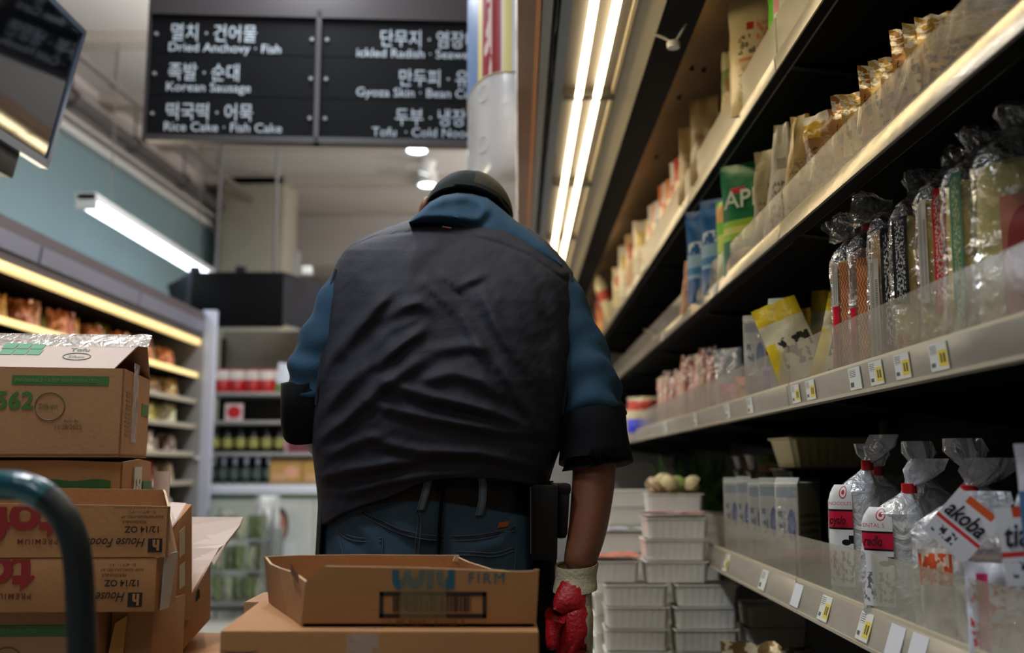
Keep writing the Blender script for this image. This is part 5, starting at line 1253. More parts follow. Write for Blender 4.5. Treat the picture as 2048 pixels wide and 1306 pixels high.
lt = MB(); lt.add([cH + nH * .0015 + aH * .010 * math.cos(t * PI / 8) + Vector((0, 0, .020 * math.sin(t * PI / 8))) for t in range(16)], [list(range(16))])
lt.build('hand_hole', mat('hole_black', (14, 10, 8), .8), H, inv=ivH)
edge = [W(486, 1034, 2.36), W(480, 1050, 2.34), W(450, 1088, 2.28), W(438, 1096, 2.26), W(424, 1120, 2.22), W(410, 1145, 2.19), W(380, 1196, 2.13), W(347, 1252, 2.06)]
inner_e = [W(384, 1034, 2.36), W(384, 1050, 2.345), W(384, 1088, 2.30), W(384, 1096, 2.29), W(384, 1120, 2.26), W(384, 1145, 2.22), W(362, 1196, 2.16), W(338, 1247, 2.07)]
rings_ = []
for a_, b_ in zip(edge, inner_e):
    u_ = Vector((0, .0, -.006)); rings_.append([a_, b_, b_ + u_, a_ + u_])
MB().loft(rings_).build('bent_flap', M_cardl, H, inv=ivH)
MB().quad(W(452, 1086, 2.275), W(424, 1122, 2.218), W(428, 1130, 2.215), W(440, 1120, 2.24), .003).build('folded_edge', M_cardl, H, inv=ivH)
H2 = Box('cardboard_box', (W(404, 1300, 2.03).x, 2.03, CAM_H - .70), .24, .34, .298, math.radians(-6), 'plain brown carton at the frame bottom carrying the leaning one with the hand hole', 'box', TF)
H2.h = H.location.z - H2.e.location.z - .002
H2.solid('body', M_card2)
# ---- cart below
DZ = .20
zlow = min(zE_, H2.e.location.z)
def filler(x1, y, w, d, z1, lab):
    f = Box('cardboard_box', (x1, y, DZ + .001), w, d, z1 - DZ - .002, 0, lab, 'box', TF); f.solid('body', M_card)
filler(-.79, 1.80, .42, .24, zE_, 'plain carton on the cart deck under the green banded carton')
filler(e2.e.location.x + .005, 1.87, .075, .19, zE_, 'narrow carton on the cart deck under the torn carton end')
filler(H2.e.location.x, 2.05, .22, .34, H2.e.location.z, 'plain carton on the cart deck under the pair with the pale bent flap')
zz2 = zB
fb = Box('cardboard_box', (b.e.location.x - .12, 2.08, DZ + .001), .28, .2, zB - DZ - .002, math.radians(6), 'tall carton hidden behind the tofu cases, under the crushed carton', 'box', TF); fb.solid('body', M_card)
ct = empty('flat_cart', (-.85, 1.6, 0), 0, 'flat cart whose dark arched tube handle with a worn teal top stands before the cartons', 'cart')
ivt = Matrix.Translation(-Vector(ct.location))
MB().box((-1.30, 1.14, .16), (-.50, 2.56, DZ)).build('deck', mat('cart_deck', (70, 72, 74), .5, .3), ct, inv=ivt, bevel=.006)
for x in (-1.22, -.58):
    for y in (1.25, 2.45):
        m_ = MB(); m_.lathe([(.02, -.02), (.06, -.018), (.065, -.01), (.065, .01), (.06, .018), (.02, .02)], 20); m_.v = [(z + x, yy * 1.0 + y, xx + .066) for xx, yy, z in m_.v]
        m_.build('wheel', mat('rubber', (22, 22, 22), .7), ct, True, inv=ivt)
        MB().box((x - .03, y - .03, .11), (x + .03, y + .03, .16)).build('caster', M_greym, ct, inv=ivt)
YH = 1.16
pp = smooth_path([W(-190, 1306, YH), W(-188, 1100, YH), W(-172, 1030, YH), W(-120, 985, YH), W(-60, 972, YH), W(0, 970, YH), W(45, 974, YH), W(92, 996, YH), W(132, 1042, YH), W(152, 1100, YH), W(160, 1180, YH), W(164, 1306, YH)], 8)
pl = Vector((pp[0].x, YH, DZ)); pr = Vector((pp[-1].x + .004, YH, DZ))
M_hand = mat('handle_paint', (40, 46, 50), .38, .3, bump=.1, bscale=50)
MB().tube([pl] + pp + [pr], .0162, 20).build('handle', M_hand, ct, True, inv=ivt)
ip = [p for p in pp if p.z > W(0, 1040, YH).z]
MB().tube(ip[2:-7], .0172, 20).build('handle_wrap', mat('teal_tape', (24, 84, 96), .22, bump=.3, bscale=40, coat=.4), ct, True, inv=ivt)
# ---- centre stack
cb = empty('cardboard_box', W(443, 1259, 1.42), 0, 'large plain brown carton under the open FIRM tray, seen along the frame bottom', 'box', 'centre stack of cartons')
ivb = Matrix.Translation(-Vector(cb.location))
zt_ = W(443, 1261, 1.42).z
fL, fR, bR, bL = W(440, 1261, 1.42), W(1078, 1265, 1.415), W(1062, 1210, 1.78), W(530, 1205, 1.78)
def atz(p, z): return Vector((p.x, p.y, z))
hC = .38
cr_ = [fL, fR, bR, bL]
MB().hexa([atz(p, zt_ - hC) for p in cr_] + [atz(p, zt_) for p in cr_]).build('body', M_card2, cb, inv=ivb, bevel=.004)
tpm = MB(); vs = []
for j in range(9):
    f = j / 8; x = fL.x + (fR.x - fL.x) * (.40 + .10 * f)
    vs += [(x, 1.4175 - .0006, zt_ - .050 + .012 * math.sin(j * 2) + .02 * f), (x, 1.4172, zt_ - .004), (x + .004, 1.44, zt_ + .001)]
tpm.add(vs, [[j * 3 + i, j * 3 + i + 1, j * 3 + i + 4, j * 3 + i + 3] for j in range(8) for i in (0, 1)]).build('tape', M_tape, cb, True, inv=ivb)
sm = MB(); vs = []
for j in range(13):
    f = j / 12 * 2 - 1; x = W(527, 0, 1.42).x + .026 * f; z = zt_ - .0265 - .004 * (1 - f * f); t_ = .0016 * (1 - f * f) + .0002
    vs += [(x, 1.4182, z - t_), (x, 1.4182, z + t_)]
sm.add(vs, [[2 * j, 2 * j + 2, 2 * j + 3, 2 * j + 1] for j in range(12)]).build('curved_print', mat('slate_print', (60, 66, 70), .6), cb, inv=ivb)
cb2 = empty('cardboard_box', (cb.location.x, 1.42, .002), 0, 'carton standing on the floor below the large plain one', 'box', 'centre stack of cartons')
MB().hexa([atz(p, .002) for p in cr_] + [atz(p, zt_ - hC - .001) for p in cr_]).build('body', M_card, cb2, inv=Matrix.Translation(-Vector(cb2.location)), bevel=.004)
tr = empty('open_tray_carton', W(602, 1262, 1.45), 0, 'low open carton with torn rim, FIRM lettering and a barcode, on the large plain carton', 'box')
ivr = Matrix.Translation(-Vector(tr.location))
zb2 = zt_ + .001
def wallr(name, pts, t, inward, m):
    n = Vector(inward).normalized() * t; rings = []
    for (bpx, bY, tpx, tpy, tY) in pts:
        q = W(bpx, 1260, bY); lo = Vector((q.x, q.y, zb2)); hi = W(tpx, tpy, tY)
        rings.append([lo, hi, hi + n, lo + n])
    return MB().loft(rings, mij=[0, 1, 0, 0]).build(name, [m, M_edge], tr, inv=ivr)
YF, YB = 1.45, 1.70
fw_ = [(602, YF, 611, 1163, YF), (618, YF, 626, 1151, YF), (634, YF, 641, 1137, YF), (642, YF, 650, 1132, YF), (700, YF, 705, 1133, YF), (850, YF, 853, 1136, YF), (1000, YF, 1004, 1142, YF), (1040, YF, 1046, 1143, YF), (1058, YF, 1064, 1142, YF), (1067, YF, 1072, 1139, YF), (1072, YF, 1078, 1140, YF)]
wallr('front_wall', fw_, .004, (0, 1, 0), M_card2)
wallr('side_wall', [(601.6, YF + .0045, 610.7, 1163, YF + .0045), (590, 1.50, 596, 1152, 1.50), (575, 1.55, 580, 1143, 1.55), (558, 1.61, 556, 1135, 1.61), (545, 1.66, 540, 1128, 1.66), (537, YB, 529, 1113, YB)], .004, (1, 0, 0), M_card)
wallr('back_wall', [(537, YB, 529, 1113, YB), (600, YB, 600, 1110, YB), (720, YB, 720, 1109, YB), (850, YB, 850, 1110, YB), (915, YB, 917, 1110, YB), (930, YB, 918, 1116, YB)], .004, (0, -1, 0), M_card2)
wallr('side_wall', [(930, YB, 918, 1114, YB), (960, 1.65, 940, 1124, 1.65), (1000, 1.57, 985, 1138, 1.57), (1035, 1.51, 1030, 1143, 1.51), (1071, YF + .0045, 1076.5, 1141, YF + .0045)], .004, (-1, 0, 0), M_card)
q0, q1, q2, q3 = [W(x, 1260, y) for x, y in ((606, YF), (1068, YF), (926, YB), (541, YB))]
MB().hexa([atz(p, zb2) for p in (q0, q1, q2, q3)] + [atz(p, zb2 + .004) for p in (q0, q1, q2, q3)]).build('bottom', M_card, tr, inv=ivr)
MB().quad(W(917, 1111, 1.697), W(921, 1126, 1.697), W(905, 1122, 1.69), W(909, 1113, 1.692), .002).build('torn_edge', M_cardl, tr, inv=ivr)
def FP(px, py): return W(px, py, YF - .0012)
lt = MB(); write(lt, 'FIRM', FP(935, 1167), (1, 0, 0), (0, 0, 1), .0215, bold=.0, spacing=1.25, sx=1.0); lt.build('lettering', mat('teal_print', (30, 96, 116), .6), tr, inv=ivr)
# lettering cut through by the torn rim
mbt = MB(); vs, fs = text_geo('tofu', .085, .04, 'LEFT', 0, .66); O = FP(781, 1173)
mbt.add([O + Vector((x, 0, y)) for x, y in vs], fs)
ob = mbt.build('lettering', mat('teal_print', (30, 96, 116), .6), tr, inv=ivr)
bm = bmesh.new(); bm.from_mesh(ob.data)
zc = (W(0, 1143, YF).z + W(0, 1136, YF).z) / 2 - tr.location.z
bmesh.ops.bisect_plane(bm, geom=bm.verts[:] + bm.edges[:] + bm.faces[:], plane_co=(0, 0, zc), plane_no=(0, 0, 1), clear_outer=True)
bm.to_mesh(ob.data); bm.free()
fr_ = MB(); p0, p1 = FP(758, 1236), FP(973, 1184); t_ = .0055
for (x0_, x1_, z0_, z1_) in ((p0.x, p1.x, p0.z, p0.z + t_), (p0.x, p1.x, p1.z - t_, p1.z), (p0.x, p0.x + t_, p0.z, p1.z), (p1.x - t_, p1.x, p0.z, p1.z)):
    fr_.box((x0_, YF - .0012, z0_), (x1_, YF - .0004, z1_))
rnd = random.Random(77); x = p0.x + .019
while x < p1.x - .022:
    w2_ = rnd.choice((.0008, .0011, .0016, .0024)); fr_.box((x, YF - .0011, p0.z + .0085), (x + w2_, YF - .0004, p1.z - .0065)); x += w2_ + rnd.choice((.0008, .0013, .002))
fr_.build('barcode', M_blk2, tr, inv=ivr)
lt = MB(); write(lt, '1 00 76371 01102 7', FP(776, 1251), (1, 0, 0), (0, 0, 1), .0105, bold=.01, sx=1.0, spacing=1.25); lt.build('lettering', M_brnp, tr, inv=ivr)
tq = MB().quad(FP(800, 1238), FP(893, 1238), FP(893, 1139), FP(800, 1139), .0004).build('tape', film('packing_tape_clear', (190, 170, 110), .16, .1, .3, 30, .2), tr, inv=ivr); tq.location.y -= .0012
lt = MB()
def SPt(f, z): 
    a_, b_ = W(602, 1260, YF), W(537, 1260, YB); return Vector((a_.x + (b_.x - a_.x) * f - .002, a_.y + (b_.y - a_.y) * f, zb2 + z))
lt.add([SPt(.06, .056), SPt(.30, .066), SPt(.30, .080), SPt(.06, .068)], [[0, 1, 2, 3]])
sU = (SPt(0, 0) - SPt(1, 0)).normalized()
write(lt, 'PRODUCE', SPt(.9, .020), sU, (0, 0, 1), .012)
write(lt, '8 14', SPt(.28, .044), sU, (0, 0, 1), .008)
lt.build('side_lettering', M_brnp, tr, inv=ivr)
sb = empty('cardboard_box', (W(487, 1220, 1.86).x, 1.86, 0), 0, 'small brown carton corner peeking out behind the centre stack', 'box')
MB().box((0, 0, .002), (.065, .14, W(0, 1203, 1.86).z)).build('body', M_card, sb, bevel=.003)
# ================================================================== PERSON
PY = 2.0
def skin_body(name, nodes, links, m, parent=None, sub=2):
    """nodes: {key: (point, radius)}; one continuous skinned surface"""
    keys = list(nodes); me = bpy.data.meshes.new(name)
    me.from_pydata([tuple(nodes[k][0]) for k in keys], [(keys.index(a), keys.index(b)) for a, b in links], [])
    o = bpy.data.objects.new(name, me); COL.objects.link(o)
    md = o.modifiers.new('skin', 'SKIN'); md.use_smooth_shade = True; md.branch_smoothing = .6
    sv = me.skin_vertices[0].data
    for i, k in enumerate(keys):
        r = nodes[k][1]; sv[i].radius = (r, r) if not isinstance(r, tuple) else r
        sv[i].use_root = (i == 0)
    s_ = o.modifiers.new('sub', 'SUBSURF'); s_.levels = sub; s_.render_levels = sub
    dg = bpy.context.evaluated_depsgraph_get(); dg.update()
    me2 = bpy.data.meshes.new_from_object(o.evaluated_get(dg))
    bpy.data.objects.remove(o)
    me2.materials.clear(); me2.materials.append(m)
    for p in me2.polygons: p.use_smooth = True
    o = bpy.data.objects.new(name, me2); COL.objects.link(o)
    if parent: o.parent = parent
    return o
M_skin = mat('skin', (128, 78, 56), .5, var=.10, vscale=14, bump=.08, bscale=120)
V3 = Vector
hip = V3((-.185, 2.03, .90))
nd = {'pelvis': (V3((-.185, 2.04, .93)), .125), 'waist': (V3((-.18, 2.05, 1.06)), .125), 'chest': (V3((-.165, 2.10, 1.28)), .14), 'upper': (V3((-.15, 2.15, 1.41)), .11),
      'neck': (V3((-.125, 2.22, 1.475)), .058), 'skull': (V3((-.105, 2.30, 1.54)), .078), 'crown': (V3((-.10, 2.33, 1.60)), .07),
      'sl': (V3((-.32, 2.13, 1.37)), .058), 'sr': (V3((.05, 2.13, 1.37)), .058)}
RA = [W(1128, 660, 2.06), W(1172, 765, 2.04), W(1190, 850, 2.02)]
nd['elr'] = (W(1190, 850, 2.03), .047); nd['fr1'] = (W(1188, 960, 2.0), .046); nd['fr2'] = (W(1176, 1060, 1.98), .040); nd['wr'] = (W(1152, 1150, 1.96), .031)
nd['upr'] = (W(1140, 690, 2.07), .052)
nd['upl'] = (W(662, 690, 2.07), .052); nd['ell'] = (W(618, 815, 2.06), .046); nd['fl1'] = (W(640, 880, 2.16), .040); nd['wl'] = (W(700, 930, 2.33), .030)
for s_, x in (('l', -.29), ('r', -.08)):
    nd['hip' + s_] = (V3((x, 2.04, .84)), .09); nd['knee' + s_] = (V3((x * 1.02, 2.0, .48)), .06); nd['ank' + s_] = (V3((x * 1.04, 2.05, .09)), .042); nd['toe' + s_] = (V3((x * 1.06, 2.20, .035)), .034)
lk_ = [('pelvis', 'waist'), ('waist', 'chest'), ('chest', 'upper'), ('upper', 'neck'), ('neck', 'skull'), ('skull', 'crown'), ('upper', 'sl'), ('upper', 'sr'), ('sr', 'upr'), ('upr', 'elr'), ('elr', 'fr1'), ('fr1', 'fr2'), ('fr2', 'wr'),
       ('sl', 'upl'), ('upl', 'ell'), ('ell', 'fl1'), ('fl1', 'wl')]
for s_ in 'lr': lk_ += [('pelvis', 'hip' + s_), ('hip' + s_, 'knee' + s_), ('knee' + s_, 'ank' + s_), ('ank' + s_, 'toe' + s_)]
# the bare left hand, out of sight in front of the body, is part of the same surface
wl = nd['wl'][0]; hd_ = (wl - nd['fl1'][0]).normalized()
nd['pl'] = (wl + hd_ * .06, .034); lk_.append(('wl', 'pl'))
for i, (dx, l) in enumerate(((-.026, .07), (-.009, .08), (.009, .075), (.026, .06))):
    b0 = wl + hd_ * .10 + V3((dx, 0, 0))
    nd['f%da' % i] = (b0, .010); nd['f%db' % i] = (b0 + hd_ * l * .5 + V3((0, 0, -.012)), .009); nd['f%dc' % i] = (b0 + hd_ * l * .8 + V3((0, 0, -.04)), .008)
    lk_ += [('pl', 'f%da' % i), ('f%da' % i, 'f%db' % i), ('f%db' % i, 'f%dc' % i)]
nd['ta'] = (wl + hd_ * .05 + V3((.045, 0, -.01)), .012); nd['tb'] = (wl + hd_ * .09 + V3((.055, 0, -.03)), .010); lk_ += [('pl', 'ta'), ('ta', 'tb')]
person = skin_body('person', nd, lk_, M_skin)
# head shaped around the skull nodes: face with nose, mouth, eyes, ears merged into the same mesh
bm = bmesh.new(); bm.from_mesh(person.data)
Hc = V3((-.105, 2.315, 1.545)); Hrot = Matrix.Rotation(math.radians(-38), 3, 'X') @ Matrix.Rotation(math.radians(-14), 3, 'Z')
def hp(x, y, z): return Hc + Hrot @ V3((x, y, z))
def blob(c, r, seg=16, shape=None):
    res = bmesh.ops.create_uvsphere(bm, u_segments=seg, v_segments=seg // 2 + 2, radius=1.0)
    for v in res['verts']:
        p = v.co.copy()
        if shape: p = shape(p)
        v.co = hp(c[0] + p.x * r[0], c[1] + p.y * r[1], c[2] + p.z * r[2])
def headshape(p):
    q = p.copy()
    if q.z < 0: q.x *= 1 - .28 * -q.z; q.y *= 1 - .1 * -q.z if q.y > 0 else 1 - .3 * -q.z
    return q
blob((0, 0, 0), (.078, .098, .118), 28, headshape)
blob((0, .100, -.018), (.013, .020, .026), 10); blob((0, .086, -.062), (.026, .012, .008), 10); blob((0, .082, -.074), (.022, .012, .007), 10)
for s_ in (-1, 1):
    blob((s_ * .030, .083, .008), (.014, .010, .008), 10)
    blob((s_ * .080, -.005, -.006), (.010, .022, .034), 12); blob((s_ * .083, -.004, -.030), (.008, .012, .012), 8)
for f in bm.faces: f.smooth = True
bm.to_mesh(person.data); bm.free()
tag(person, 'stooping person seen from behind in dark vest, blue hoodie, cap and jeans, red glove', 'person')
def pm(mb, name, m, **k): return mb.build(name, m, person, **k)
M_vest = mat('vest_fabric', (40, 41, 50), .7, spec=.18, var=.05, vscale=5, bump=.10, bscale=220)
M_hood = mat('hoodie_fleece', (42, 70, 92), .85, spec=.15, var=.07, vscale=8, bump=.16, bscale=260)
M_lining = mat('sleeve_lining', (15, 17, 21), .85, spec=.12, bump=.12, bscale=220)
M_jean = mat('denim', (66, 92, 112), .8, spec=.15, var=.28, vscale=7, bump=.15, bscale=300, stretch=(1, 1, .35))
M_stitch = mat('stitching', (92, 98, 108), .8, spec=.1)
M_black = mat('black_cloth', (15, 16, 20), .75, spec=.12, bump=.08, bscale=200)
M_leather = mat('black_leather', (19, 18, 17), .45, spec=.3, bump=.06, bscale=60)
# ---------------- folds drawn as ridges that stand out of the cloth
def ridges(tabs, px, py):
    hgt = 0.0
    for (pts, amp, wd) in tabs:
        best = 1e9; bt = 0; side = 1
        n_ = len(pts) - 1
        for i in range(n_):
            (ax, ay), (bx_, by) = pts[i], pts[i + 1]
            dx, dy = bx_ - ax, by - ay; L2 = dx * dx + dy * dy
            t = max(0, min(1, ((px - ax) * dx + (py - ay) * dy) / L2))
            d = math.hypot(px - ax - dx * t, py - ay - dy * t)
            if d < best:
                best = d; bt = (i + t) / n_; side = 1 if (dx * (py - ay) - dy * (px - ax)) > 0 else -1
        if best < wd * 3.2:
            fade = math.sin(PI * min(1, max(0, bt * .92 + .06))) ** .6
            a = math.exp(-(best / wd) ** 2) - .45 * math.exp(-((best - wd * 1.7) / (wd * 1.1)) ** 2) * (1 if side > 0 else .35)
            hgt += amp * fade * a
    return hgt
F_V = [([(623, 770), (668, 706), (720, 645), (793, 573)], .010, 15), ([(757, 728), (800, 690), (851, 656)], .010, 11), ([(771, 634), (808, 612), (840, 605), (868, 625)], .008, 10),
       ([(887, 544), (905, 562), (930, 587)], .008, 8), ([(850, 560), (880, 592), (920, 628), (945, 655)], .007, 10), ([(912, 575), (945, 560), (975, 545)], .005, 8),
       ([(966, 587), (985, 630), (1010, 681), (1064, 753)], .009, 13), ([(1024, 522), (1065, 580), (1103, 645)], .006, 14), ([(1058, 510), (1100, 560), (1128, 610)], .005, 12),
       ([(627, 888), (655, 866), (684, 844), (728, 804), (771, 765), (820, 734), (865, 707)], .010, 13), ([(742, 808), (800, 822), (865, 837), (930, 848), (991, 859), (1082, 873)], .009, 11),
       ([(771, 765), (820, 780), (865, 794), (920, 806), (973, 819), (1030, 842), (1089, 870)], .011, 12), ([(995, 714), (1020, 760), (1046, 808), (1075, 850), (1093, 873)], .009, 12),
       ([(742, 877), (790, 892), (840, 902), (900, 905), (955, 906), (1020, 920), (1075, 935)], .009, 11), ([(648, 953), (700, 940), (757, 931), (810, 922), (865, 917)], .008, 12),
       ([(690, 700), (735, 640), (770, 590)], .006, 14), ([(640, 830), (690, 770), (740, 720)], .007, 14), ([(870, 700), (930, 690), (990, 700)], .006, 12),
       ([(850, 760), (905, 745), (960, 760), (1000, 790)], .007, 12), ([(660, 905), (720, 880), (780, 862)], .006, 12), ([(700, 985), (780, 962), (860, 950), (950, 948)], .007, 10),
       ([(800, 540), (845, 500), (880, 480)], .004, 16), ([(1095, 700), (1110, 760), (1116, 830)], .006, 12), ([(700, 560), (730, 530), (760, 505)], .004, 14), ([(925, 640), (950, 680), (975, 730)], .008, 12), ([(1100, 600), (1120, 680), (1128, 740)], .005, 12)]
# ---------------- vest
LT = [(432, 868), (442, 812), (455, 775), (470, 738), (485, 708), (500, 690), (520, 676), (545, 664), (580, 655), (620, 651), (660, 646), (700, 641), (760, 632), (850, 624), (900, 624), (950, 630), (1000, 636), (1060, 634)]
RT = [(432, 1002), (442, 1030), (455, 1058), (470, 1078), (485, 1096), (500, 1110), (520, 1128), (545, 1146), (580, 1150), (620, 1152), (660, 1150), (700, 1148), (760, 1140), (850, 1128), (900, 1120), (950, 1100), (1000, 1090), (1060, 1090)]
HEM = [(600, 1062), (640, 1048), (680, 1026), (720, 1012), (780, 993), (830, 972), (870, 960), (920, 956), (1000, 957), (1060, 964), (1120, 975)]
YCV = [(432, 2.20), (470, 2.17), (520, 2.14), (600, 2.10), (760, 2.05), (900, 2.04), (1060, 2.05)]
AD = [(432, .06), (445, .085), (470, .115), (500, .135), (560, .155), (700, .165), (850, .160), (960, .150), (1060, .148)]
def vest_pt(c, s_, py, extra=0.0, fold=True, n=2.5):
    ex = math.copysign(abs(c) ** (2 / n), c); ey = math.copysign(abs(s_) ** (2 / n), s_)
    l, r = interp(LT, py), interp(RT, py)
    px = (l + r) / 2 + (r - l) / 2 * ex
    Y = interp(YCV, py) + interp(AD, py) * ey
    if ey < 0 and fold:
        d = 1.25 * ridges(F_V, px, py)
        d += .0035 * noise.noise(V3((px / 40, py / 60, 3))) + .0016 * noise.noise(V3((px / 16 + py / 22, py / 30 - px / 40, 8)))
        # the spine dips between the shoulder blades
        d += -.010 * math.exp(-((px - 905) / 50) ** 2) * math.exp(-((py - 640) / 130) ** 2) + .010 * math.exp(-((px - 800) / 70) ** 2 - ((py - 600) / 90) ** 2) + .010 * math.exp(-((px - 1030) / 70) ** 2 - ((py - 620) / 90) ** 2)
        # yoke seam
        ys = interp([(660, 515), (700, 492), (750, 471), (820, 462), (880, 460), (940, 470), (1000, 486), (1060, 510), (1130, 560)], px)
        q = py - ys
        d += -.0045 * math.exp(-(q / 4.0) ** 2) + (.003 if q < 0 else 0)
        Y -= d * min(1, -ey * 2.2)
    Y -= extra if ey < 0 else -extra
    return W(px, py, Y)
NA, NV = 240, 190
rings = []
for i in range(NV + 1):
    f = i / NV; ring = []
    for k in range(NA):
        a_ = 2 * PI * k / NA; c, s_ = math.cos(a_), math.sin(a_)
        ex = math.copysign(abs(c) ** .8, c)
        pxh = 870 + 245 * ex
        pyb = interp(HEM, pxh) if s_ < 0 else 1030
        py = pyb + (432 - pyb) * f
        ring.append(vest_pt(c, s_, py))
    rings.append(ring)
inner = [[p + (V3((-.17, 2.06, p.z)) - p).normalized() * .012 for p in rings[0]]]
mbv = MB(); mbv.loft([[p + (V3((-.17, 2.06, p.z)) - p).normalized() * .03 + V3((0, 0, .03)) for p in rings[0]]] + inner + rings, cap0=False)
vest = pm(mbv, 'vest', M_vest, smooth=True, angle=1.6)
# armhole binding
for side in (0, 1):
    pts = []
    for py in ((548, 590, 640, 690, 740, 790, 830) if side else (540, 575, 610, 650, 690, 730, 770, 810)):
        l, r = interp(LT, py), interp(RT, py)
        px = l + 5 if side == 0 else r - 6
        pts.append(W(px, py, interp(YCV, py) - .055))
    MB().tube(smooth_path(pts, 5), .0035, 8).build('armhole_binding', M_vest, vest, True)
# ---------------- sleeves with rolled cuffs
def sleeve(path, m, name, seed, folds, rings_n=40):
    pts = smooth_path([p for p, r in path], 12); rs = []
    for i in range(len(pts)):
        t = i / (len(pts) - 1) * (len(path) - 1); j = min(int(t), len(path) - 2); rs.append(path[j][1] + (path[j + 1][1] - path[j][1]) * (t - j))
    mb = MB(); n = 40; rr = []; up = V3((0, -1, 0))
    for i, p in enumerate(pts):
        t = (pts[min(i + 1, len(pts) - 1)] - pts[max(i - 1, 0)]).normalized()
        a_ = (up - t * up.dot(t)).normalized(); b_ = t.cross(a_)
        ring = []
        for k in range(n):
            th = 2 * PI * k / n
            q = i / len(pts)
            fd = folds * (math.sin(q * 26 + 2.2 * math.sin(th + seed) + seed) * .5 + noise.noise(V3((math.cos(th) * 1.5, math.sin(th) * 1.5, q * 9 + seed)))) * (.25 + q)
            r = rs[i] + fd
            ring.append(p + a_ * math.cos(th) * r + b_ * math.sin(th) * r)
        rr.append(ring)
    mb.loft(rr, cap0=True, cap1=True)
    return pm(mb, name, m, smooth=True, angle=1.6)
slr = sleeve([(W(1085, 560, 2.12), .060), (W(1110, 610, 2.10), .066), (W(1134, 670, 2.08), .066), (W(1158, 730, 2.06), .067), (W(1178, 790, 2.04), .066), (W(1188, 838, 2.03), .062)], M_hood, 'hoodie_sleeve', 1.3, .0075)
sll = sleeve([(W(722, 560, 2.12), .058), (W(695, 610, 2.10), .064), (W(668, 665, 2.08), .063), (W(644, 720, 2.07), .063), (W(630, 765, 2.06), .060), (W(624, 800, 2.06), .056)], M_hood, 'hoodie_sleeve', 4.1, .007)
def cuff(path, seed):
    pts = [p for p, r in path]; mb = MB(); n = 36; rr = []
    for i, (p, r) in enumerate(path):
        t = (pts[min(i + 1, len(pts) - 1)] - pts[max(i - 1, 0)]).normalized(); up = V3((0, -1, 0)); a_ = (up - t * up.dot(t)).normalized(); b_ = t.cross(a_)
        rr.append([p + a_ * math.cos(2 * PI * k / n) * (r + .004 * noise.noise(V3((math.cos(2 * PI * k / n) * 1.6, math.sin(2 * PI * k / n) * 1.6, i * .6 + seed)))) + b_ * math.sin(2 * PI * k / n) * (r + .004 * noise.noise(V3((math.cos(2 * PI * k / n) * 1.6, math.sin(2 * PI * k / n) * 1.6, i * .6 + seed)))) for k in range(n)])
    mb.loft(rr, cap0=False, cap1=False); return mb
cuff([(W(1180, 822, 2.03), .055), (W(1178, 815, 2.03), .064), (W(1182, 830, 2.03), .070), (W(1188, 870, 2.02), .069), (W(1191, 905, 2.015), .072), (W(1192, 925, 2.01), .074), (W(1192, 930, 2.01), .068), (W(1191, 920, 2.01), .058)], 2).build('rolled_cuff', M_lining, slr, True, angle=1.6)
cuff([(W(626, 780, 2.06), .050), (W(628, 768, 2.06), .056), (W(624, 776, 2.06), .063), (W(621, 810, 2.065), .062), (W(622, 840, 2.07), .064), (W(623, 852, 2.075), .062), (W(624, 846, 2.075), .050)], 5).build('rolled_cuff', M_lining, sll, True, angle=1.6)
# ---------------- hood lying on the shoulders
TOPH = [(818, 443), (838, 425), (860, 404), (885, 391), (915, 386), (945, 388), (975, 396), (1000, 415), (1030, 440), (1060, 462), (1090, 486), (1124, 526)]
BOTH = [(818, 446), (838, 446), (860, 446), (885, 450), (915, 461), (945, 480), (975, 497), (1000, 507), (1030, 515), (1060, 521), (1090, 527), (1124, 536)]
F_H = [([(850, 418), (890, 398), (940, 394), (962, 408), (966, 424), (955, 436)], .012, 9), ([(835, 432), (880, 431), (925, 436), (955, 436), (975, 420)], .013, 8), ([(965, 400), (1000, 430), (1040, 462), (1100, 512)], .010, 12), ([(1000, 412), (1050, 452), (1105, 500)], .006, 7), ([(925, 440), (950, 444), (975, 436)], .006, 6)]
mh = MB(); rr = []
NU, NW = 90, 26
for i in range(NU + 1):
    px = 818 + (1124 - 818) * i / NU
    a_, b_ = interp(TOPH, px), interp(BOTH, px); ring = []
    u = i / NU; thick = .012 + .075 * math.sin(PI * min(1, .04 + u * .92)) ** .7
    for k in range(NW):
        th = PI * k / (NW - 1)                 # over the outside, from the top edge down to the bottom edge
        py = (a_ + b_) / 2 - (b_ - a_) / 2 * math.cos(th)
        yc = 2.115 + .055 * (1 - abs(2 * u - .9)) - .02
        Y = yc - thick * math.sin(th) ** .8 + .06 * (1 + math.cos(th)) / 2 * math.sin(PI * u)
        Y -= ridges(F_H, px, py) * 1.0 + .004 * noise.noise(V3((px / 30, py / 25, 2)))
        ring.append(W(px, py, Y))
    for k in range(NW - 2, 0, -1):             # and back along the inside
        p = ring[k]; ring.append(V3((p.x, p.y + .012 + .05 * math.sin(PI * k / (NW - 1)), p.z - .004 * math.sin(PI * k / (NW - 1)))))
    rr.append(ring)
mh.loft(rr); hood = pm(mh, 'hood', M_hood, smooth=True, angle=1.6)
# collar of the hoodie inside, around the neck
mc = MB(); mc.loft([[V3((-.12 + r * math.cos(2 * PI * k / 24), 2.215 + r * .9 * math.sin(2 * PI * k / 24), z)) for k in range(24)] for r, z in ((.125, 1.42), (.105, 1.47), (.088, 1.50), (.078, 1.50))], cap0=False, cap1=False)
mc.build('collar', M_hood, hood, True)
MB().quad(W(885, 452, 2.04), W(903, 455, 2.035), W(903, 457.5, 2.035), W(885, 454.5, 2.04), .002).build('neck_label', mat('label_red', (120, 50, 50), .6), vest)
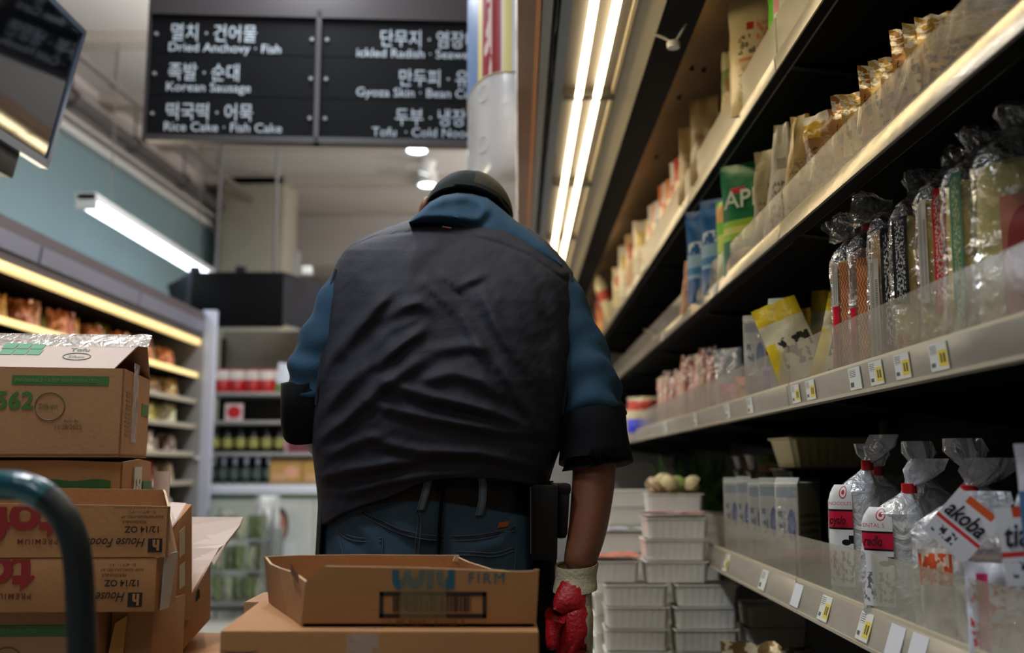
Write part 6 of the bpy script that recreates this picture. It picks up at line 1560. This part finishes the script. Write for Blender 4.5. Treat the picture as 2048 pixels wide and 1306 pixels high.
# ---------------- cap
M_cap = mat('cap_cotton', (28, 36, 37), .8, spec=.15, bump=.12, bscale=240)
cc = W(936, 440, 2.30); Rc = .106
cap_rot = Matrix.Rotation(math.radians(-24), 3, 'X') @ Matrix.Rotation(math.radians(8), 3, 'Y')
rr = []
for i in range(15):
    ph = PI / 2 * i / 14
    ring = []
    for k in range(48):
        th = 2 * PI * k / 48
        seam = 1 - .010 * math.exp(-((((th / (2 * PI) * 6) % 1) - .5) / .05) ** 2)
        v = V3((Rc * math.cos(ph) ** .85 * math.cos(th) * seam, Rc * 1.16 * math.cos(ph) ** .85 * math.sin(th) * seam, Rc * 1.0 * math.sin(ph)))
        ring.append(cc + cap_rot @ v)
    rr.append(ring)
inn = [[cc + (p - cc) * .94 for p in rr[0]]]
cap = pm(MB().loft(inn + rr, cap0=False, cap1=True), 'cap', M_cap, smooth=True, angle=1.4)
mb_ = MB(); vs = []
for i in range(17):
    th = PI * .18 + PI * .64 * i / 16
    for q in (1.0, 1.28, 1.5, 1.62):
        k_ = 1 + (q - 1) * math.sin(th) ** .6
        vs.append(cc + cap_rot @ V3((Rc * math.cos(th) * k_ ** .3, Rc * 1.16 * math.sin(th) * k_, .006 - .03 * (q - 1) - .03 * math.cos(th) ** 2)))
fs = [[i * 4 + j, i * 4 + j + 1, i * 4 + j + 5, i * 4 + j + 4] for i in range(16) for j in range(3)]
n_ = len(vs)
mb_.add(vs + [v + V3((0, 0, -.004)) for v in vs], fs + [[x + n_ for x in f[::-1]] for f in fs])
mb_.build('brim', M_cap, cap, True)
MB().lathe([(.001, .004), (.007, .003), (.008, 0)], 12, cc + cap_rot @ V3((0, 0, Rc))).build('button', M_cap, cap, True)
# opening and strap at the back of the cap
def capp(th, ph, k=1.0): return cc + cap_rot @ V3((Rc * math.cos(ph) ** .85 * math.cos(th) * k, Rc * 1.16 * math.cos(ph) ** .85 * math.sin(th) * k, Rc * math.sin(ph) * k))
vs = []
for i in range(17):
    for j in range(9):
        th = -PI / 2 + .15 + 1.35 * i / 16; ph = .12 + (.95 - .35 * abs(i / 16 - .35)) * j / 8
        vs.append(capp(th, ph, 1.012))
MB().add(vs, [[i * 9 + j, i * 9 + j + 1, i * 9 + j + 10, i * 9 + j + 9] for i in range(16) for j in range(8)]).build('back_panel', mat('cap_dark_panel', (22, 18, 13), .7, var=.5, vscale=26), cap, True)
vs = [capp(-PI / 2 + .28 + (i / 12 - .5) * 1.1, ph, 1.03) for i in range(13) for ph in (.02, .13)]
MB().add(vs, [[2 * i, 2 * i + 2, 2 * i + 3, 2 * i + 1] for i in range(12)]).build('strap', M_cap, cap, True)
# ear on the aisle side, just under the cap edge
# (built into the body surface as well; this is the part of it that shows)
bm = bmesh.new(); bm.from_mesh(person.data)
res = bmesh.ops.create_uvsphere(bm, u_segments=14, v_segments=9, radius=1.0)
ec_ = W(849, 414, 2.27)
for v in res['verts']: v.co = ec_ + Matrix.Rotation(.35, 3, 'Y') @ V3((v.co.x * .011, v.co.y * .020, v.co.z * .026))
for f in bm.faces: f.smooth = True
bm.to_mesh(person.data); bm.free()
# ---------------- jeans
LJ = [(960, 668), (1000, 652), (1060, 642), (1140, 640), (1200, 640)]
RJ = [(960, 1062), (1000, 1068), (1060, 1070), (1140, 1074), (1200, 1074)]
F_J = [([(700, 1030), (740, 1070), (760, 1120)], .006, 14), ([(860, 1060), (868, 1110), (870, 1150)], -.008, 12), ([(780, 1040), (820, 1065), (850, 1085)], .006, 10), ([(1030, 1050), (1000, 1085), (940, 1100)], .006, 12), ([(660, 1060), (690, 1100), (700, 1140)], .005, 14)]
def jean_pt(c, s_, py, extra=0.0, dY=0.0):
    ex = math.copysign(abs(c) ** .8, c); ey = math.copysign(abs(s_) ** .8, s_)
    l, r = interp(LJ, py), interp(RJ, py); px = (l + r) / 2 + (r - l) / 2 * ex
    bulge = .012 * math.exp(-((px - 760) / 70) ** 2 - ((py - 1110) / 70) ** 2) + .012 * math.exp(-((px - 980) / 70) ** 2 - ((py - 1115) / 70) ** 2) - .012 * math.exp(-((px - 868) / 18) ** 2) * max(0, min(1, (py - 1030) / 80))
    Y = 2.06 + .135 * ey
    if ey < 0: Y -= (bulge + ridges(F_J, px, py) + .002 * noise.noise(V3((px / 22, py / 22, 4)))) * min(1, -ey * 2)
    return W(px, py, Y - extra * (1 if ey < 0 else -1))
rr = []
for i in range(31):
    py = 958 + (1185 - 958) * i / 30
    rr.append([jean_pt(math.cos(2 * PI * k / 120), math.sin(2 * PI * k / 120), py) for k in range(120)])
mj = MB().loft(rr)
jeans = pm(mj, 'jeans', M_jean, smooth=True, angle=1.4)
for x in (-.29, -.075):
    pts = [V3((x + .004, 2.05, .80)), V3((x, 2.04, .70)), V3((x * 1.02, 2.02, .48)), V3((x * 1.03, 2.04, .25)), V3((x * 1.04, 2.06, .06))]
    MB().tube(smooth_path(pts, 6), [.105 + (.068 - .105) * i / 24 for i in range(25)], 28).build('trouser_leg', M_jean, jeans, True)
    sh_ = MB(); prof = []
    for t, w_, hh_ in ((-.10, .03, .05), (-.085, .042, .075), (-.04, .046, .085), (.02, .046, .08), (.09, .05, .06), (.15, .048, .045), (.185, .03, .03)):
        prof.append([V3((x * 1.05 + w_ * math.cos(2 * PI * k / 18), 2.06 + t, max(0.003, hh_ * .5 + hh_ * .5 * math.sin(2 * PI * k / 18)))) for k in range(18)])
    pm(sh_.loft(prof), 'shoe', M_black, smooth=True)
def jline(pts, r=.0010, up=.0025, name='stitching', m=None, dash=False):
    out = []
    for (px, py) in pts:
        l, r_ = interp(LJ, py), interp(RJ, py); ex = max(-.995, min(.995, (px - (l + r_) / 2) / ((r_ - l) / 2)))
        c = math.copysign(abs(ex) ** 1.25, ex); s_ = -math.sqrt(max(0, 1 - c * c))
        out.append(jean_pt(c, s_, py, up))
    MB().tube(smooth_path(out, 4), r, 6).build(name, m or M_stitch, jeans, True)
M_seam = mat('denim_dark', (34, 50, 70), .8, bump=.1, bscale=300)
for off in (0, 9):
    jline([(725, 1022 + off), (760, 1040 + off), (800, 1058 + off), (840, 1068 + off), (880, 1072 + off), (940, 1071 + off), (990, 1064 + off), (1030, 1052 + off)])
jline([(725, 1027), (760, 1045), (800, 1063), (840, 1073), (880, 1077), (940, 1076), (990, 1069), (1030, 1057)], .004, -.001, 'yoke_seam', M_seam)
for off in (0, 8): jline([(838 - off * .8, 1020), (842 - off * .8, 1040), (840 - off, 1075), (838 - off, 1100), (834 - off, 1150)])
for off in (0, 7):
    jline([(673 + off * .2, 1052 + off), (690, 1068 + off), (720, 1076 + off), (764, 1076 + off)]); jline([(914, 1103 + off), (950, 1104 + off), (990, 1106 + off), (1030, 1094 + off)])
jline([(766, 1074), (764, 1110), (758, 1150)]); jline([(914, 1101), (920, 1130), (925, 1155)]); jline([(673, 1052), (684, 1100), (694, 1150)]); jline([(1032, 1094), (1030, 1130), (1026, 1155)])
# ---------------- belt, loops, tab
BL = [(640, 1012), (700, 1004), (760, 996), (830, 990), (900, 988), (960, 988), (1020, 992), (1070, 1000)]
def belt_pt(px, py, up):
    l, r_ = interp(LJ, py), interp(RJ, py); ex = max(-.995, min(.995, (px - (l + r_) / 2) / ((r_ - l) / 2)))
    c = math.copysign(abs(ex) ** 1.25, ex); s_ = -math.sqrt(max(0, 1 - c * c))
    return jean_pt(c, s_, py, up)
def band(pxs, top, bot, up0, thick, name, m, parent):
    rr = []
    for px in pxs:
        t, b = top(px), bot(px); rr.append([belt_pt(px, t, up0), belt_pt(px, (t + b) / 2, up0 + thick), belt_pt(px, b, up0), belt_pt(px, b, up0 - thick * .6), belt_pt(px, t, up0 - thick * .6)])
    return MB().loft(rr).build(name, m, parent, True, angle=.9)
belt = band(range(650, 1068, 8), lambda x: interp([(650, 985), (760, 968), (900, 958), (1068, 966)], x), lambda x: interp([(650, 1022), (720, 1015), (800, 1001), (860, 998), (930, 1008), (1000, 1020), (1068, 1032)], x), .004, .003, 'belt', M_leather, person)
def loop(pts, w_):
    rr = []
    for (px, py, up) in pts:
        rr.append([belt_pt(px - w_, py, up), belt_pt(px - w_ * .5, py, up + .002), belt_pt(px + w_ * .5, py, up + .002), belt_pt(px + w_, py, up), belt_pt(px, py, up - .003)])
    o = MB().loft(rr).build('belt_loop', mat('denim_worn', (104, 124, 142), .8, spec=.1, var=.2, vscale=20), jeans, True, angle=.9)
    for s_ in (-.7, .7): MB().tube([belt_pt(px + w_ * s_, py, up + .0022) for px, py, up in pts], .0009, 5).build('stitching', M_stitch, o, True)
loop([(858, 953, .010), (855, 970, .012), (850, 990, .012), (845, 1006, .010), (841, 1020, .004)], 8)
loop([(964, 955, .010), (966, 975, .012), (965, 1000, .013), (961, 1020, .010), (958, 1031, .005)], 8)
MB().quad(belt_pt(995, 1056, .0045), belt_pt(1016, 1053, .0045), belt_pt(1019, 1042, .0045), belt_pt(998, 1045, .0045), .002).build('brand_tab', mat('tab_orange', (170, 84, 34), .6), jeans, bevel=.0008)
# ---------------- apron wrapped round the front, ties hanging at the back
def apron_pt(th, py, out=.0):
    z = W(870, py, 2.06).z
    r = .235 + out
    x = -.165 + (.238 + .012 * (py - 960) / 346) * math.cos(th); y = 2.07 + .185 * math.sin(th)
    return V3((x, y, z))
rr = []
for i in range(26):
    py = 962 + (1640 - 962) * i / 25
    row = []
    g0 = -.62 if py > 1000 else -.62 + (1000 - py) * .004
    for k in range(61):
        th = g0 + (PI + .42 - g0) * k / 60
        row.append(apron_pt(th, py + (46 * max(0, math.cos(th) * -1) if i < 3 else 0)) + V3((0, .006 * math.sin(k * .9 + i * .1), 0)))
    rr.append(row + [p + (V3((-.165, 2.07, p.z)) - p).normalized() * .003 for p in row[::-1]])
apron = pm(MB().loft(rr), 'apron', M_black, smooth=True, angle=1.0)
for (pts, r) in (([(872, 952), (880, 960), (884, 975), (883, 1000), (880, 1040), (878, 1080), (876, 1150)], .0105), ([(868, 954), (874, 965), (872, 985)], .006)):
    MB().tube(smooth_path([belt_pt(px, py, .014) for px, py in pts], 4), r, 8, flat=.35).build('apron_tie', M_black, apron, True)
# ---------------- tool pouch on the hip
po = W(1098, 1020, 1.98)
def pb_(x0, x1, z0, z1, y0, y1, mb=None, tap=0.0): 
    return (mb or MB()).hexa([V3((po.x + x0 + tap, po.y + y0, po.z + z0)), V3((po.x + x1 - tap, po.y + y0 - .012, po.z + z0)), V3((po.x + x1 - tap, po.y + y1, po.z + z0)), V3((po.x + x0 + tap, po.y + y1, po.z + z0)),
                           V3((po.x + x0, po.y + y0, po.z + z1)), V3((po.x + x1, po.y + y0 - .012, po.z + z1)), V3((po.x + x1, po.y + y1, po.z + z1)), V3((po.x + x0, po.y + y1, po.z + z1))])
pouch_o = pm(pb_(-.040, .018, -.095, .050, -.025, .05, tap=.004), 'hip_pouch', M_leather, bevel=.006)
pb_(.004, .040, -.055, .042, -.018, .05, tap=.006).build('side_pocket', M_leather, pouch_o, bevel=.012)
pb_(-.006, .042, .030, .052, -.020, .05).build('flap', M_leather, pouch_o, bevel=.008)
MB().tube([V3((po.x - .036, po.y - .031, po.z + .045 - .014 * k)) for k in range(10)], .0012, 5).build('stitching', M_stitch, pouch_o, True)
# ---------------- gloves
def glove_mat():
    m = mat('glove_knit_red', (186, 178, 150), .85, bump=.3, bscale=160)
    nt = m.node_tree; L = nt.links; b = nt.nodes['Principled BSDF']
    tc = nt.nodes.new('ShaderNodeTexCoord'); sp = nt.nodes.new('ShaderNodeSeparateXYZ'); L.new(tc.outputs['Object'], sp.inputs[0])
    ns = nt.nodes.new('ShaderNodeTexNoise'); ns.inputs['Scale'].default_value = 55; ns.inputs['Detail'].default_value = 4; L.new(tc.outputs['Object'], ns.inputs['Vector'])
    def Mx(op, a, c):
        n = nt.nodes.new('ShaderNodeMath'); n.operation = op
        for i, v in enumerate((a, c)):
            if isinstance(v, (int, float)): n.inputs[i].default_value = v
            else: L.new(v, n.inputs[i])
        return n.outputs[0]
    nz = Mx('MULTIPLY', Mx('SUBTRACT', ns.outputs['Fac'], .5), .03)
    zlim = W(1150, 1163, 1.96).z; xlim = W(1171, 1240, 1.94).x
    zc_ = Mx('ADD', sp.outputs[2], Mx('MULTIPLY', sp.outputs[0], .0))
    f1 = Mx('LESS_THAN', Mx('ADD', Mx('ADD', zc_, Mx('MULTIPLY', Mx('SUBTRACT', sp.outputs[0], W(1140, 1200, 1.96).x), .45)), nz), zlim)
    f2 = Mx('LESS_THAN', Mx('ADD', sp.outputs[0], nz), xlim)
    f = Mx('MULTIPLY', f1, f2)
    mx = nt.nodes.new('ShaderNodeMix'); mx.data_type = 'RGBA'; L.new(f, mx.inputs['Factor'])
    mx.inputs['A'].default_value = lin((190, 182, 152)); mx.inputs['B'].default_value = lin((176, 14, 26)); L.new(mx.outputs['Result'], b.inputs['Base Color'])
    rg = nt.nodes.new('ShaderNodeMix'); rg.data_type = 'FLOAT'; L.new(f, rg.inputs['Factor']); rg.inputs['A'].default_value = .9; rg.inputs['B'].default_value = .42; L.new(rg.outputs['Result'], b.inputs['Roughness'])
    return m
GM = glove_mat()
wr = W(1152, 1150, 1.96)
gn = {'w0': (W(1153, 1142, 1.962), .038), 'w1': (W(1152, 1165, 1.955), .039), 'h1': (W(1151, 1205, 1.945), .044), 'h2': (W(1151, 1262, 1.93), .044)}
gl_ = [('w0', 'w1'), ('w1', 'h1'), ('h1', 'h2')]
for i, (dx, dy, l) in enumerate(((-27, -.012, .072), (-9, -.016, .084), (10, -.010, .078), (27, .002, .062))):
    b0 = W(1150 + dx, 1300, 1.925 + dy)
    gn['k%d' % i] = (b0, .0125); gn['m%d' % i] = (b0 + V3((-.004, .004, -l * .45)), .0115); gn['n%d' % i] = (b0 + V3((-.010, .022, -l * .85)), .0105); gn['o%d' % i] = (b0 + V3((-.012, .045, -l * 1.02)), .0095)
    gl_ += [('h2', 'k%d' % i), ('k%d' % i, 'm%d' % i), ('m%d' % i, 'n%d' % i), ('n%d' % i, 'o%d' % i)]
gn['t0'] = (W(1112, 1222, 1.91), .017); gn['t1'] = (W(1104, 1268, 1.895), .014); gn['t2'] = (W(1106, 1302, 1.89), .012)
gl_ += [('h1', 't0'), ('t0', 't1'), ('t1', 't2')]
# fingers are rooted along the palm; the cuff is ribbed knit
glove = skin_body('glove', gn, gl_, GM, person, 2)
rr = []
for i in range(12):
    f = i / 11; c = W(1153 - 3 * f, 1128 + 52 * f, 1.965 - .012 * f)
    rr.append([c + V3((.0405 * (1 + .018 * (k % 2)) * math.cos(2 * PI * k / 44) * (1 + .03 * math.cos(f * PI * 2)), .037 * (1 + .018 * (k % 2)) * math.sin(2 * PI * k / 44) * (1 + .03 * math.cos(f * PI * 2)), .006 * math.sin(2 * PI * k / 44 + .5))) for k in range(44)])
rr = [[p + (W(1152, 1140, 1.96) - p) * .12 for p in rr[0]]] + rr
MB().loft(rr, cap0=False, cap1=False).build('glove_cuff', mat('knit_cream', (188, 180, 150), .9, bump=.35, bscale=170), glove, True, angle=1.4)
